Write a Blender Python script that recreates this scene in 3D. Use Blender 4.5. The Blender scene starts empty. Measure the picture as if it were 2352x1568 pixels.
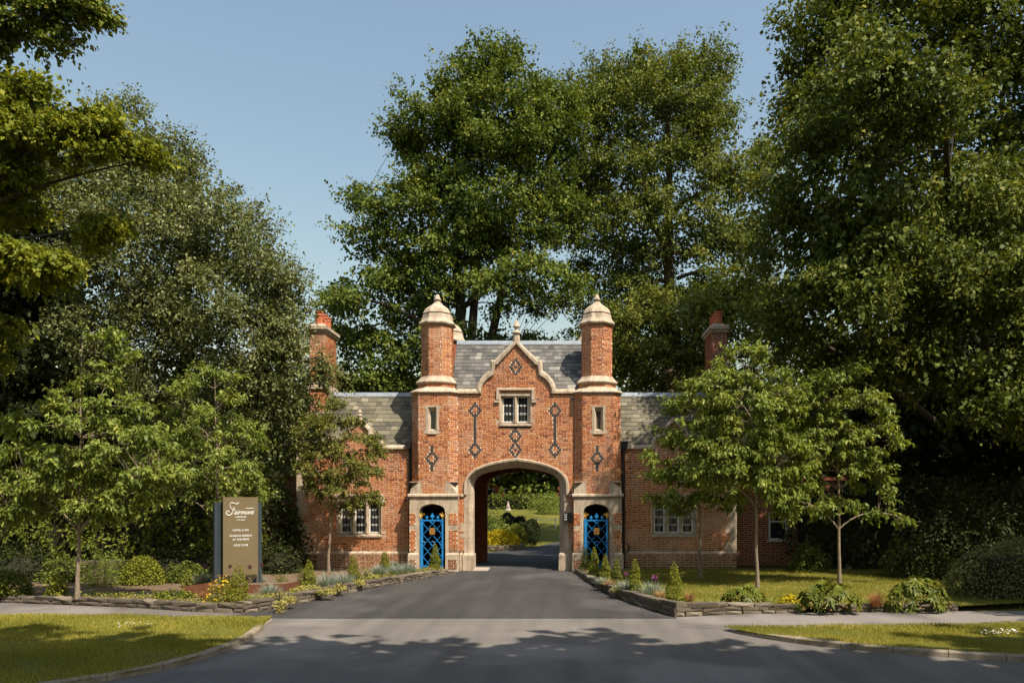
import bpy, math, random
import numpy as np
from mathutils import Matrix, Vector

scene = bpy.context.scene
COL = scene.collection
R = math.radians
random.seed(7)
rng = np.random.default_rng(7)

# ------------------------------------------------------------------ camera
CAM_H, CAM_D, F = 2.7, 28.0, 1750.0          # eye height, metres to the tower fronts, focal length in survey units
CX, CY = 1290.0, 1143.0                      # principal point of the survey drawing (2352 x 1568 units)
cam = bpy.data.cameras.new('camera')
cam.sensor_width = 36.0
cam.lens = F / 2352.0 * 36.0
cam.shift_x = (1176.0 - CX) / 2352.0
cam.shift_y = (CY - 784.0) / 2352.0
cam.clip_end = 2000.0
cam_o = bpy.data.objects.new('camera', cam)
cam_o.location = (0.0, -CAM_D, CAM_H)
cam_o.rotation_euler = (R(90), 0, 0)
COL.objects.link(cam_o)
scene.camera = cam_o

# ------------------------------------------------------------------ sky, sun, exposure
SUN_AZ, SUN_EL = 45.0, 56.0                  # to the right of straight behind the camera, above the horizon
world = bpy.data.worlds.new('World')
scene.world = world
world.use_nodes = True
wt = world.node_tree
wt.nodes.clear()
w_out = wt.nodes.new('ShaderNodeOutputWorld')
w_bg = wt.nodes.new('ShaderNodeBackground')
w_sky = wt.nodes.new('ShaderNodeTexSky')
w_sky.sky_type = 'NISHITA'
w_sky.sun_disc = False
w_sky.sun_elevation = R(SUN_EL)
w_sky.sun_rotation = R(180.0 - SUN_AZ)
w_sky.altitude = 50
w_sky.air_density = 2.0
w_sky.dust_density = 2.0
w_sky.ozone_density = 1.0
w_bg.inputs['Strength'].default_value = 0.098
wt.links.new(w_sky.outputs[0], w_bg.inputs['Color'])
wt.links.new(w_bg.outputs[0], w_out.inputs['Surface'])

sun = bpy.data.lights.new('sun', 'SUN')
sun.energy = 5.0
sun.angle = R(0.53)
sun.color = (1.0, 0.89, 0.74)
sun_o = bpy.data.objects.new('sun', sun)
to_sun = Vector((math.sin(R(SUN_AZ)) * math.cos(R(SUN_EL)), -math.cos(R(SUN_AZ)) * math.cos(R(SUN_EL)), math.sin(R(SUN_EL))))
sun_o.rotation_euler = to_sun.to_track_quat('Z', 'Y').to_euler()
sun_o.location = (20, -40, 50)
COL.objects.link(sun_o)

scene.view_settings.view_transform = 'Standard'
scene.view_settings.look = 'None'
scene.view_settings.exposure = 0.62
scene.view_settings.gamma = 1.0
scene.cycles.use_denoising = True
scene.cycles.max_bounces = 6
scene.cycles.diffuse_bounces = 3
scene.cycles.glossy_bounces = 2
scene.cycles.transmission_bounces = 3
scene.cycles.transparent_max_bounces = 4
scene.cycles.caustics_reflective = False
scene.cycles.caustics_refractive = False

# ------------------------------------------------------------------ survey helpers
def sx(x, Y): return (x - CX) / F * (CAM_D + Y)
def sz(y, Y): return CAM_H + (CY - y) / F * (CAM_D + Y)
def gnd(x, y, z=0.0):
    d = (CAM_H - z) * F / (y - CY)
    return ((x - CX) / F * d, d - CAM_D)

# ------------------------------------------------------------------ materials
def new_mat(name):
    m = bpy.data.materials.new(name); m.use_nodes = True
    nt = m.node_tree; nt.nodes.clear()
    out = nt.nodes.new('ShaderNodeOutputMaterial')
    bs = nt.nodes.new('ShaderNodeBsdfPrincipled')
    nt.links.new(bs.outputs[0], out.inputs[0])
    return m, nt, bs, out
def N(nt, t, **kw):
    n = nt.nodes.new(t)
    for k, v in kw.items(): setattr(n, k, v)
    return n
def noise(nt, scale, detail=4.0, rough=0.6, coord='Object', vec=None):
    n = N(nt, 'ShaderNodeTexNoise')
    n.inputs['Scale'].default_value = scale; n.inputs['Detail'].default_value = detail; n.inputs['Roughness'].default_value = rough
    if vec is None:
        g = N(nt, 'ShaderNodeNewGeometry'); vec = g.outputs['Position']
    nt.links.new(vec, n.inputs['Vector'])
    return n
def ramp(nt, fac, stops):
    r = N(nt, 'ShaderNodeValToRGB')
    el = r.color_ramp.elements
    while len(el) < len(stops): el.new(0.5)
    for e, (p, c) in zip(el, stops):
        e.position = p; e.color = (c[0], c[1], c[2], 1) if hasattr(c, '__len__') else (c, c, c, 1)
    nt.links.new(fac, r.inputs[0])
    return r.outputs[0]
def mix(nt, fac, a, b, mode='MIX'):
    m = N(nt, 'ShaderNodeMix', data_type='RGBA', blend_type=mode)
    for s, v in ((m.inputs[0], fac), (m.inputs[6], a), (m.inputs[7], b)):
        if isinstance(v, (int, float)): s.default_value = v
        elif isinstance(v, tuple): s.default_value = (v[0], v[1], v[2], 1)
        else: nt.links.new(v, s)
    return m.outputs[2]
def bump(nt, bs, h, strength=0.3, dist=0.02):
    b = N(nt, 'ShaderNodeBump'); b.inputs['Strength'].default_value = strength; b.inputs['Distance'].default_value = dist
    nt.links.new(h, b.inputs['Height']); nt.links.new(b.outputs[0], bs.inputs['Normal'])
def attr(nt, name='tint'):
    a = N(nt, 'ShaderNodeAttribute', attribute_name=name); return a.outputs['Fac']
M = {}
def mat_two(name, c1, c2, scale, rough=0.85, bmp=0.2, dist=0.01, detail=5.0, spec=0.3, metal=0.0):
    m, nt, bs, _ = new_mat(name)
    n = noise(nt, scale, detail)
    nt.links.new(ramp(nt, n.outputs['Fac'], [(0.3, c1), (0.7, c2)]), bs.inputs['Base Color'])
    bs.inputs['Roughness'].default_value = rough; bs.inputs['Specular IOR Level'].default_value = spec; bs.inputs['Metallic'].default_value = metal
    if bmp: bump(nt, bs, noise(nt, scale * 6, 3).outputs['Fac'], bmp, dist)
    M[name] = m; return m
def mat_tint(name, stops, rough=0.8, spec=0.3, stain=None, bscale=60.0, bmp=0.25, metal=0.0, damp=False):
    m, nt, bs, _ = new_mat(name)
    c = ramp(nt, attr(nt), stops)
    c = mix(nt, 0.35, c, ramp(nt, noise(nt, 22, 4).outputs['Fac'], [(0.25, 0.35), (0.75, 1.0)]), 'MULTIPLY')
    if damp:
        g = N(nt, 'ShaderNodeNewGeometry'); sp = N(nt, 'ShaderNodeSeparateXYZ'); nt.links.new(g.outputs['Position'], sp.inputs[0])
        ad = N(nt, 'ShaderNodeMath', operation='ADD'); nt.links.new(sp.outputs['Z'], ad.inputs[0]); nn = N(nt, 'ShaderNodeMath', operation='MULTIPLY'); nt.links.new(noise(nt, 1.8, 5).outputs['Fac'], nn.inputs[0]); nn.inputs[1].default_value = -1.3; nt.links.new(nn.outputs[0], ad.inputs[1])
        c = mix(nt, ramp(nt, ad.outputs[0], [(0.0, .65), (.35, 0.0)]), c, (0.13, 0.085, 0.05))
    for (sc, lo, hi, col, amt) in (stain or []):
        f = ramp(nt, noise(nt, sc, 6, 0.65).outputs['Fac'], [(lo, 0.0), (hi, amt)])
        c = mix(nt, f, c, col)
    nt.links.new(c, bs.inputs['Base Color'])
    bs.inputs['Roughness'].default_value = rough; bs.inputs['Specular IOR Level'].default_value = spec; bs.inputs['Metallic'].default_value = metal
    if bmp: bump(nt, bs, noise(nt, bscale, 4).outputs['Fac'], bmp, 0.006)
    M[name] = m; return m
mat_tint('brick', [(0.0, (0.22, 0.060, 0.027)), (0.25, (0.38, 0.115, 0.040)), (0.5, (0.49, 0.170, 0.056)), (0.75, (0.56, 0.225, 0.080)), (1.0, (0.60, 0.31, 0.145))],
         damp=True, stain=[(0.8, 0.50, 0.72, (0.55, 0.36, 0.25), 0.8), (0.6, 0.54, 0.70, (0.22, 0.075, 0.04), 0.6), (4.5, 0.58, 0.75, (0.20, 0.075, 0.04), 0.5)])
mat_tint('brick_shade_tone', [(0.0, (0.14, 0.035, 0.02)), (0.5, (0.27, 0.07, 0.03)), (1.0, (0.38, 0.12, 0.05))], stain=[(1.5, 0.5, 0.8, (0.10, 0.04, 0.03), 0.5)])  # darker copy of the brick, with the shade put into its colour
mat_two('brick_dark', (0.030, 0.026, 0.027), (0.085, 0.070, 0.066), 9)
mat_two('mortar', (0.62, 0.49, 0.35), (0.78, 0.65, 0.50), 14)
def mat_stone():
    m, nt, bs, _ = new_mat('stone')
    c = ramp(nt, noise(nt, 3.5, 6).outputs['Fac'], [(0.28, (0.36, 0.28, 0.20)), (0.5, (0.52, 0.42, 0.31)), (0.75, (0.61, 0.50, 0.39))])
    g = N(nt, 'ShaderNodeNewGeometry'); mp = N(nt, 'ShaderNodeMapping'); mp.inputs['Scale'].default_value = (5, 5, 0.8)
    nt.links.new(g.outputs['Position'], mp.inputs[0])
    f = ramp(nt, noise(nt, 1.3, 6, 0.7, vec=mp.outputs[0]).outputs['Fac'], [(0.44, 0.0), (0.66, 0.8)])
    c = mix(nt, f, c, (0.24, 0.19, 0.14))
    f2 = ramp(nt, noise(nt, 13, 4).outputs['Fac'], [(0.54, 0.0), (0.68, 0.6)])
    c = mix(nt, f2, c, (0.27, 0.225, 0.16))
    f3 = ramp(nt, noise(nt, 0.9, 5).outputs['Fac'], [(0.5, 0.0), (0.7, 0.45)])
    c = mix(nt, f3, c, (0.36, 0.31, 0.25))
    nt.links.new(c, bs.inputs['Base Color']); bs.inputs['Roughness'].default_value = 0.9; bs.inputs['Specular IOR Level'].default_value = 0.2
    bump(nt, bs, noise(nt, 40, 5).outputs['Fac'], 0.35, 0.01)
    M['stone'] = m
mat_stone()
mat_tint('slate', [(0.0, (0.060, 0.060, 0.060)), (0.4, (0.115, 0.113, 0.106)), (0.75, (0.17, 0.162, 0.145)), (1.0, (0.32, 0.31, 0.27))],
         rough=0.7, stain=[(2.0, 0.52, 0.75, (0.21, 0.20, 0.13), 0.5)], bscale=30)
mat_tint('slate_lichen', [(0.0, (0.075, 0.07, 0.055)), (0.4, (0.135, 0.125, 0.09)), (0.75, (0.20, 0.18, 0.125)), (1.0, (0.30, 0.27, 0.20))],
         rough=0.8, stain=[(2.4, 0.5, 0.75, (0.24, 0.21, 0.10), 0.5)], bscale=30)
mat_two('lead', (0.16, 0.19, 0.22), (0.27, 0.31, 0.35), 5, rough=0.45, bmp=0.1, spec=0.5)
mat_two('iron_black', (0.010, 0.010, 0.011), (0.022, 0.021, 0.02), 20, rough=0.5, bmp=0.1, spec=0.5)
mat_two('lead_white', (0.66, 0.65, 0.60), (0.80, 0.78, 0.72), 25, rough=0.6, bmp=0)
mat_two('white_paint', (0.62, 0.62, 0.62), (0.75, 0.75, 0.75), 8, rough=0.45, bmp=0)
mat_two('blue_paint', (0.008, 0.17, 0.48), (0.02, 0.25, 0.60), 6, rough=0.4, bmp=0.05, spec=0.5)
mat_two('gold', (0.55, 0.30, 0.06), (0.80, 0.50, 0.14), 25, rough=0.35, bmp=0.1, spec=0.6, metal=0.75)
mat_two('terracotta', (0.36, 0.10, 0.045), (0.46, 0.15, 0.07), 7)
mat_two('inside_shade_tone', (0.03, 0.022, 0.017), (0.05, 0.036, 0.026), 6)  # near-black tone puts the shade of doorways and passage into the colour
mat_two('plain_brick', (0.16, 0.05, 0.028), (0.30, 0.10, 0.045), 5)
def mat_glass():
    m, nt, bs, _ = new_mat('glass')
    nt.links.new(ramp(nt, noise(nt, 6, 2).outputs['Fac'], [(0.3, (0.006, 0.008, 0.010)), (0.7, (0.030, 0.036, 0.042))]), bs.inputs['Base Color'])
    bs.inputs['Roughness'].default_value = 0.06; bs.inputs['Specular IOR Level'].default_value = 0.6
    bump(nt, bs, noise(nt, 7, 2).outputs['Fac'], 0.15, 0.01)
    M['glass'] = m
mat_glass()

# ------------------------------------------------------------------ object helpers
def link(o): COL.objects.link(o); return o
def tag(o, label=None, cat=None, group=None, kind=None):
    if label: o['label'] = label
    if cat: o['category'] = cat
    if group: o['group'] = group
    if kind: o['kind'] = kind
    return o
def empty(name, loc, label=None, cat=None, group=None):
    o = bpy.data.objects.new(name, None); o.location = loc; o.empty_display_size = 0.3
    link(o); tag(o, label, cat, group); return o
def world_loc(p):
    v = Vector((0, 0, 0))
    while p is not None:
        v = v + p.location + p.matrix_parent_inverse.translation; p = p.parent
    return v
def adopt(o, parent):
    """parent o, whose mesh is in world coordinates, under a (translated) parent"""
    o.parent = parent
    o.matrix_parent_inverse = Matrix.Translation(-world_loc(parent))
    return o
def mesh_obj(name, verts, faces, mat, parent=None, tint=None, smooth=False):
    me = bpy.data.meshes.new(name)
    me.from_pydata([tuple(v) for v in verts], [], faces)
    if tint is not None:
        a = me.attributes.new('tint', 'FLOAT', 'FACE'); a.data.foreach_set('value', np.asarray(tint, dtype=np.float32))
    if smooth: me.polygons.foreach_set('use_smooth', [True] * len(me.polygons))
    me.materials.append(M[mat] if isinstance(mat, str) else mat)
    o = link(bpy.data.objects.new(name, me))
    if parent is not None: adopt(o, parent)
    return o
def quad_mesh(name, V, mat, parent=None, tint=None, n=4):
    """V: (faces, n, 3) array of separate n-gons"""
    V = np.asarray(V, dtype=np.float32); nf = len(V)
    me = bpy.data.meshes.new(name)
    me.vertices.add(nf * n); me.vertices.foreach_set('co', V.reshape(-1))
    me.loops.add(nf * n); me.loops.foreach_set('vertex_index', np.arange(nf * n, dtype=np.int32))
    me.polygons.add(nf); me.polygons.foreach_set('loop_start', np.arange(0, nf * n, n, dtype=np.int32))
    try: me.polygons.foreach_set('loop_total', np.full(nf, n, dtype=np.int32))
    except Exception: pass
    if tint is not None:
        a = me.attributes.new('tint', 'FLOAT', 'FACE'); a.data.foreach_set('value', np.asarray(tint, dtype=np.float32))
    me.update(calc_edges=True)
    me.materials.append(M[mat] if isinstance(mat, str) else mat)
    o = link(bpy.data.objects.new(name, me))
    if parent is not None: adopt(o, parent)
    return o
class MB:
    def __init__(s): s.v = []; s.f = []
    def add(s, v, f):
        b = len(s.v); s.v += [tuple(p) for p in v]; s.f += [tuple(i + b for i in q) for q in f]; return s
    def box(s, x0, x1, y0, y1, z0, z1, top=0.0):
        t = top
        return s.add([(x0, y0, z0), (x1, y0, z0), (x1, y1, z0), (x0, y1, z0), (x0 + t, y0 + t, z1), (x1 - t, y0 + t, z1), (x1 - t, y1 - t, z1), (x0 + t, y1 - t, z1)],
                     [(3, 2, 1, 0), (4, 5, 6, 7), (0, 1, 5, 4), (1, 2, 6, 5), (2, 3, 7, 6), (3, 0, 4, 7)])
    def prism(s, poly, y0, y1):
        """poly: (x, z) outline, counter-clockwise seen from the camera; extruded in depth"""
        n = len(poly)
        v = [(p[0], y0, p[1]) for p in poly] + [(p[0], y1, p[1]) for p in poly]
        f = [tuple(range(n)), tuple(range(2 * n - 1, n - 1, -1))] + [(i, i + n, (i + 1) % n + n, (i + 1) % n) for i in range(n)]
        return s.add(v, f)
    def bar(s, a, b, r, sides=4, r2=None):
        a = Vector(a); b = Vector(b); d = (b - a).normalized()
        u = d.cross(Vector((0, 0, 1)))
        if u.length < 1e-3: u = Vector((1, 0, 0))
        u.normalize(); w = d.cross(u); r2 = r if r2 is None else r2
        v = []
        for p, rr in ((a, r), (b, r2)):
            for k in range(sides):
                an = 2 * math.pi * (k + 0.5) / sides
                v.append(p + u * math.cos(an) * rr + w * math.sin(an) * rr)
        f = [(k, (k + 1) % sides, sides + (k + 1) % sides, sides + k) for k in range(sides)] + [tuple(range(sides - 1, -1, -1)), tuple(range(sides, 2 * sides))]
        return s.add(v, f)
    def lathe(s, cx, cy, prof, n=8, rot=math.pi / 8):
        """prof: (half width across the flats, z)"""
        k = 1 / math.cos(math.pi / n) if n <= 12 else 1.0
        v = []
        for r, z in prof:
            for i in range(n):
                a = 2 * math.pi * i / n + rot; v.append((cx + r * k * math.cos(a), cy + r * k * math.sin(a), z))
        f = []
        for j in range(len(prof) - 1):
            for i in range(n):
                f.append((j * n + i, j * n + (i + 1) % n, (j + 1) * n + (i + 1) % n, (j + 1) * n + i))
        f.append(tuple(range(n - 1, -1, -1))); m = (len(prof) - 1) * n; f.append(tuple(range(m, m + n)))
        return s.add(v, f)
    def strip(s, rails):
        """rails: list of equally long polylines; faces between neighbours"""
        n = len(rails[0]); b = len(s.v)
        for r in rails: s.v += [tuple(p) for p in r]
        for j in range(len(rails) - 1):
            for i in range(n - 1):
                s.f.append((b + j * n + i, b + j * n + i + 1, b + (j + 1) * n + i + 1, b + (j + 1) * n + i))
        return s
    def obj(s, name, mat, parent=None, smooth=False): return mesh_obj(name, s.v, s.f, mat, parent, smooth=smooth)
def in_poly(px, py, poly):
    inside = np.zeros(len(px), bool); n = len(poly)
    for i in range(n):
        x0, y0 = poly[i]; x1, y1 = poly[(i + 1) % n]
        c = ((y0 > py) != (y1 > py)) & (px < (x1 - x0) * (py - y0) / (y1 - y0 + 1e-12) + x0)
        inside ^= c
    return inside
# ================================================================== GROUND, ROADS
def ground_z(X, Y):
    t = np.clip((np.asarray(Y, float) - 14.0) / 20.0, 0, 1)
    return 1.7 * t * t * (3 - 2 * t)
def mat_ground():
    m, nt, bs, _ = new_mat('lawn')
    a = ramp(nt, noise(nt, 0.6, 6).outputs['Fac'], [(0.35, (0.11, 0.115, 0.020)), (0.6, (0.17, 0.162, 0.032)), (0.75, (0.23, 0.20, 0.06))])
    b = ramp(nt, noise(nt, 45, 3).outputs['Fac'], [(0.3, 0.45), (0.7, 1.0)])
    nt.links.new(mix(nt, 0.6, a, b, 'MULTIPLY'), bs.inputs['Base Color']); bs.inputs['Roughness'].default_value = 0.95
    bs.inputs['Specular IOR Level'].default_value = 0.1
    bump(nt, bs, noise(nt, 60, 4).outputs['Fac'], 0.8, 0.03); M['lawn'] = m
mat_ground()
def mat_asphalt(name, c1, c2, spk):
    m, nt, bs, _ = new_mat(name)
    a = ramp(nt, noise(nt, 0.55, 6, 0.62).outputs['Fac'], [(0.3, c1), (0.7, c2)])
    s = ramp(nt, noise(nt, 28, 5, .75).outputs['Fac'], [(0.35, 0.55), (0.68, 1.0)])
    c = mix(nt, 0.8, a, s, 'MULTIPLY')
    f = ramp(nt, noise(nt, 34, 2).outputs['Fac'], [(0.70, 0.0), (0.74, 0.5)])
    c = mix(nt, f, c, spk)
    # worn wheel tracks, patches and fine cracks
    g = N(nt, 'ShaderNodeNewGeometry'); mp = N(nt, 'ShaderNodeMapping'); mp.inputs['Scale'].default_value = (1.3, .12, 1); nt.links.new(g.outputs['Position'], mp.inputs[0])
    c = mix(nt, ramp(nt, noise(nt, 1.0, 3, .5, vec=mp.outputs[0]).outputs['Fac'], [(.42, 0.0), (.60, .65)]), c, tuple(v * .62 for v in c1))
    c = mix(nt, ramp(nt, noise(nt, .23, 3, .5).outputs['Fac'], [(.53, 0.0), (.60, .5)]), c, tuple(v * 1.25 for v in c2))
    vo = N(nt, 'ShaderNodeTexVoronoi', feature='DISTANCE_TO_EDGE'); vo.inputs['Scale'].default_value = .55
    wn = noise(nt, 1.6, 4); va = N(nt, 'ShaderNodeVectorMath', operation='ADD'); nt.links.new(g.outputs['Position'], va.inputs[0]); nt.links.new(wn.outputs['Color'], va.inputs[1]); nt.links.new(va.outputs[0], vo.inputs['Vector'])
    cr = ramp(nt, vo.outputs['Distance'], [(0.0, .7), (.006, 0.0)])
    msk = mix(nt, 1.0, cr, ramp(nt, noise(nt, .35, 2).outputs['Fac'], [(.5, 0.0), (.6, 1.0)]), 'MULTIPLY')
    c = mix(nt, msk, c, tuple(v * .35 for v in c1))
    nt.links.new(c, bs.inputs['Base Color']); bs.inputs['Roughness'].default_value = 0.82; bs.inputs['Specular IOR Level'].default_value = 0.35
    bump(nt, bs, noise(nt, 130, 3).outputs['Fac'], 0.5, 0.006); M[name] = m
mat_asphalt('asphalt_new', (0.046, 0.045, 0.046), (0.076, 0.073, 0.072), (0.13, 0.12, 0.11))
mat_asphalt('asphalt_old', (0.165, 0.150, 0.136), (0.225, 0.205, 0.185), (0.31, 0.28, 0.25))
mat_asphalt('asphalt_path', (0.155, 0.140, 0.128), (0.215, 0.195, 0.18), (0.30, 0.27, 0.24))
mat_two('soil', (0.10, 0.066, 0.040), (0.20, 0.14, 0.09), 5, bmp=0.9, dist=0.03)
mat_two('kerb_stone', (0.20, 0.165, 0.13), (0.34, 0.285, 0.225), 6, bmp=0.4)
mat_two('concrete', (0.33, 0.28, 0.23), (0.42, 0.37, 0.31), 8, bmp=0.3)
mat_tint('rubble', [(0.0, (0.075, 0.060, 0.045)), (0.5, (0.16, 0.130, 0.10)), (1.0, (0.27, 0.225, 0.175))], rough=0.95, stain=[(5, 0.5, 0.7, (0.10, 0.095, 0.05), 0.5)], bscale=35, bmp=0.8)

xs = np.concatenate([np.linspace(-500, -60, 10), np.linspace(-50, 50, 41), np.linspace(60, 500, 10)])
ys = np.concatenate([np.linspace(-120, -20, 8), np.linspace(-12, 60, 37), np.linspace(80, 900, 12)])
gv = [(x, y, float(ground_z(x, y)) - 0.035) for y in ys for x in xs]
nx = len(xs)
gf = [(j * nx + i, j * nx + i + 1, (j + 1) * nx + i + 1, (j + 1) * nx + i) for j in range(len(ys) - 1) for i in range(nx - 1)]
tag(mesh_obj('ground', gv, gf, 'lawn'), kind='structure')

def sheet(name, poly, z, mat, parent=None):
    o = mesh_obj(name, [(p[0], p[1], z if not callable(z) else z(p)) for p in poly], [tuple(range(len(poly)))], mat, parent)
    if parent is None: tag(o, kind='structure')
    return o
YJ = -10.9                                   # joint between the new drive and the old road
LW = [gnd(*p) for p in [(1030, 1317), (930, 1335), (830, 1355), (740, 1375), (650, 1394), (560, 1408), (470, 1406), (300, 1395), (150, 1388), (0, 1383), (-250, 1373)]]
RW = [gnd(*p) for p in [(1320, 1314), (1347, 1335), (1400, 1365), (1470, 1393), (1550, 1417)]]
RW2 = [gnd(*p) for p in [(1552, 1417), (1690, 1410), (1840, 1407)]]
RW3 = [gnd(*p) for p in [(1902, 1406), (2050, 1404), (2200, 1403)]]
sheet('road', [(-70, -60), (70, -60), (70, YJ), (-70, YJ)], 0.0, 'asphalt_old')
drive = LW[:6][::-1] + [(-4.25, -0.35), (-3.75, 0.4), (-3.75, 4.6), (-4.3, 8.0), (-3.3, 10.4), (-2.0, 12.0), (-1.2, 14.0), (0.5, 17.5), (4, 20.5), (10, 22), (10, 18), (5, 16), (2.5, 12), (1.0, 8), (0.45, 4.6), (0.45, 0.4)] + RW + [(RW[-1][0], YJ + 0.03), (LW[5][0], YJ + 0.03)]
# the drive: a fan of strips so that its outline may be concave
def strip_sheet(name, left, right, z, mat):
    mb = MB(); mb.strip([[(p[0], p[1], float(ground_z(*p)) + z) for p in left], [(p[0], p[1], float(ground_z(*p)) + z) for p in right]])
    return tag(mb.obj(name, mat), kind='structure')
def resample(path, n):
    P = np.array(path, float); d = np.r_[0, np.cumsum(np.hypot(*np.diff(P, axis=0).T))]
    t = np.linspace(0, d[-1], n); return [(float(np.interp(a, d, P[:, 0])), float(np.interp(a, d, P[:, 1]))) for a in t]
dl = [(LW[4][0] - 0.9, YJ + 0.02), LW[4], LW[3], LW[2], LW[1], LW[0], (-4.0, 0.45), (-3.9, 4.6), (-4.2, 8.5), (-3.0, 11.0), (-2.2, 12.5), (-1.4, 14.5), (0.2, 18), (4.0, 21.0), (12, 22.5)]
dr = [(RW[4][0] + 0.02, YJ + 0.02), (RW[4][0] - 0.05, YJ + 0.2), RW[3], RW[2], RW[1], RW[0], (0.7, 0.45), (0.7, 4.6), (1.2, 7.0), (1.8, 9.0), (2.6, 10.5), (3.6, 12), (5.4, 14), (8.0, 16.2), (14, 17.5)]
strip_sheet('driveway', resample(dl, 60), resample(dr, 60), 0.006, 'asphalt_new')

# pavements between garden walls and verges
VL_top = [gnd(-300, 1412), gnd(0, 1417), gnd(300, 1420), gnd(588, 1424)]
VL_kerb = [gnd(*p) for p in [(626, 1421), (615, 1432), (600, 1450), (572, 1472), (520, 1496), (440, 1523), (330, 1549), (200, 1572), (0, 1602), (-400, 1640)]]
VR_top = [gnd(1745, 1446), gnd(2000, 1441), gnd(2352, 1437), gnd(2800, 1433)]
VR_kerb = [gnd(*p) for p in [(1662, 1447), (1700, 1456), (1760, 1467), (1850, 1480), (2000, 1496), (2200, 1511), (2352, 1521), (2800, 1546)]]
strip_sheet('pavement_left', [(p[0], p[1]) for p in resample([LW[-1], LW[9], LW[7], LW[5], LW[4], (LW[4][0] + .9, YJ + 0.05)], 20)], resample([(VL_top[0][0], VL_top[0][1] - .2), VL_top[1], VL_top[2], VL_top[3], gnd(640, 1420)], 20), 0.004, 'asphalt_path')
strip_sheet('pavement_right', resample([RW2[0], RW2[1], RW2[2], RW3[0], RW3[2], gnd(2352, 1402), gnd(2800, 1400)], 20), resample([gnd(1560, 1440), VR_top[0], VR_top[1], VR_top[2], VR_top[3]], 20), 0.004, 'asphalt_path')

# verges: turf a little proud, edged with kerb stones
KH = 0.11
def verge(name, top, kerb):
    k2 = resample(kerb, 30); t2 = resample(top, 30)
    mb = MB(); mb.strip([[(p[0], p[1], 0.05) for p in t2], [(a[0] * .5 + b[0] * .5, a[1] * .5 + b[1] * .5, 0.085) for a, b in zip(t2, k2)], [(p[0], p[1], 0.085) for p in k2]])
    o = tag(mb.obj(name, 'lawn'), kind='structure'); return t2, k2
vlt, vlk = verge('verge_left', VL_top[::-1], VL_kerb)
vrt, vrk = verge('verge_right', VR_top, VR_kerb)
def kerb_run(name, path, side, drop=True):
    root = empty(name, (path[0][0], path[0][1], 0)); tag(root, kind='structure')
    P = resample(path, 400); d = np.r_[0, np.cumsum(np.hypot(*np.diff(np.array(P), axis=0).T))]
    t = 0.0; L = d[-1]; first = True
    while t < min(L, 16):
        ln = 0.86
        a = np.array([np.interp(t + 0.006, d, [p[0] for p in P]), np.interp(t + 0.006, d, [p[1] for p in P])])
        b = np.array([np.interp(t + ln - 0.006, d, [p[0] for p in P]), np.interp(t + ln - 0.006, d, [p[1] for p in P])])
        e = b - a; e /= np.linalg.norm(e) + 1e-9; n = np.array([-e[1], e[0]]) * side
        h0 = KH * min(1.0, 0.18 + t / 1.7); h1 = KH * min(1.0, 0.18 + (t + ln) / 1.7)
        j = random.uniform(-.006, .006)
        q = [a - n * .005, b - n * .005, b + n * .13, a + n * .13]
        v = [(p[0], p[1], -0.02) for p in q] + [(q[0][0] + n[0] * .02, q[0][1] + n[1] * .02, h0 + j), (q[1][0] + n[0] * .02, q[1][1] + n[1] * .02, h1 + j), (q[2][0], q[2][1], h1 + j), (q[3][0], q[3][1], h0 + j)]
        v += [(q[0][0], q[0][1], h0 - .025 + j), (q[1][0], q[1][1], h1 - .025 + j)]
        f = [(0, 1, 9, 8), (8, 9, 5, 4), (4, 5, 6, 7), (1, 2, 6, 5, 9), (2, 3, 7, 6), (3, 0, 8, 4, 7), (3, 2, 1, 0)]
        if side < 0: f = [tuple(reversed(x)) for x in f]
        mesh_obj('kerb_stone', v, f, 'kerb_stone', root)
        t += ln
    return root
kerb_run('kerb_left', VL_kerb, -1)
kerb_run('kerb_right', VR_kerb, 1)

# ================================================================== GATEHOUSE
X0 = sx(1186, 0.35)                          # axis of symmetry
YM, YWING, YB = 0.35, 0.55, 4.25             # main front, wing front, back wall
house = empty('gatehouse', (X0, 0.0, 0.0), 'red brick gatehouse with arched carriageway, twin octagonal turrets and stone shaped gable', 'gatehouse')
CH, BL, BH = 0.0855, 0.238, 0.113            # course height, stretcher, header (with joint)
JT = 0.016
bricks = []                                  # (frame, u0, u1, course, proud, dark, tint, deep = shade-toned)
strips = []                                  # mortar quads
single = []                                  # bricks that become objects
def frame(o, ang):
    """vertical plane through o; ang 0 faces the camera, positive turns towards the right"""
    u = (math.cos(ang), math.sin(ang)); n = (math.sin(ang), -math.cos(ang))
    return (o, u, n)
def fp(fr, u, z, d): 
    (ox, oy), (ux, uy), (nx_, ny_) = fr
    return (ox + ux * u + nx_ * d, oy + uy * u + ny_ * d, z)
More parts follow.
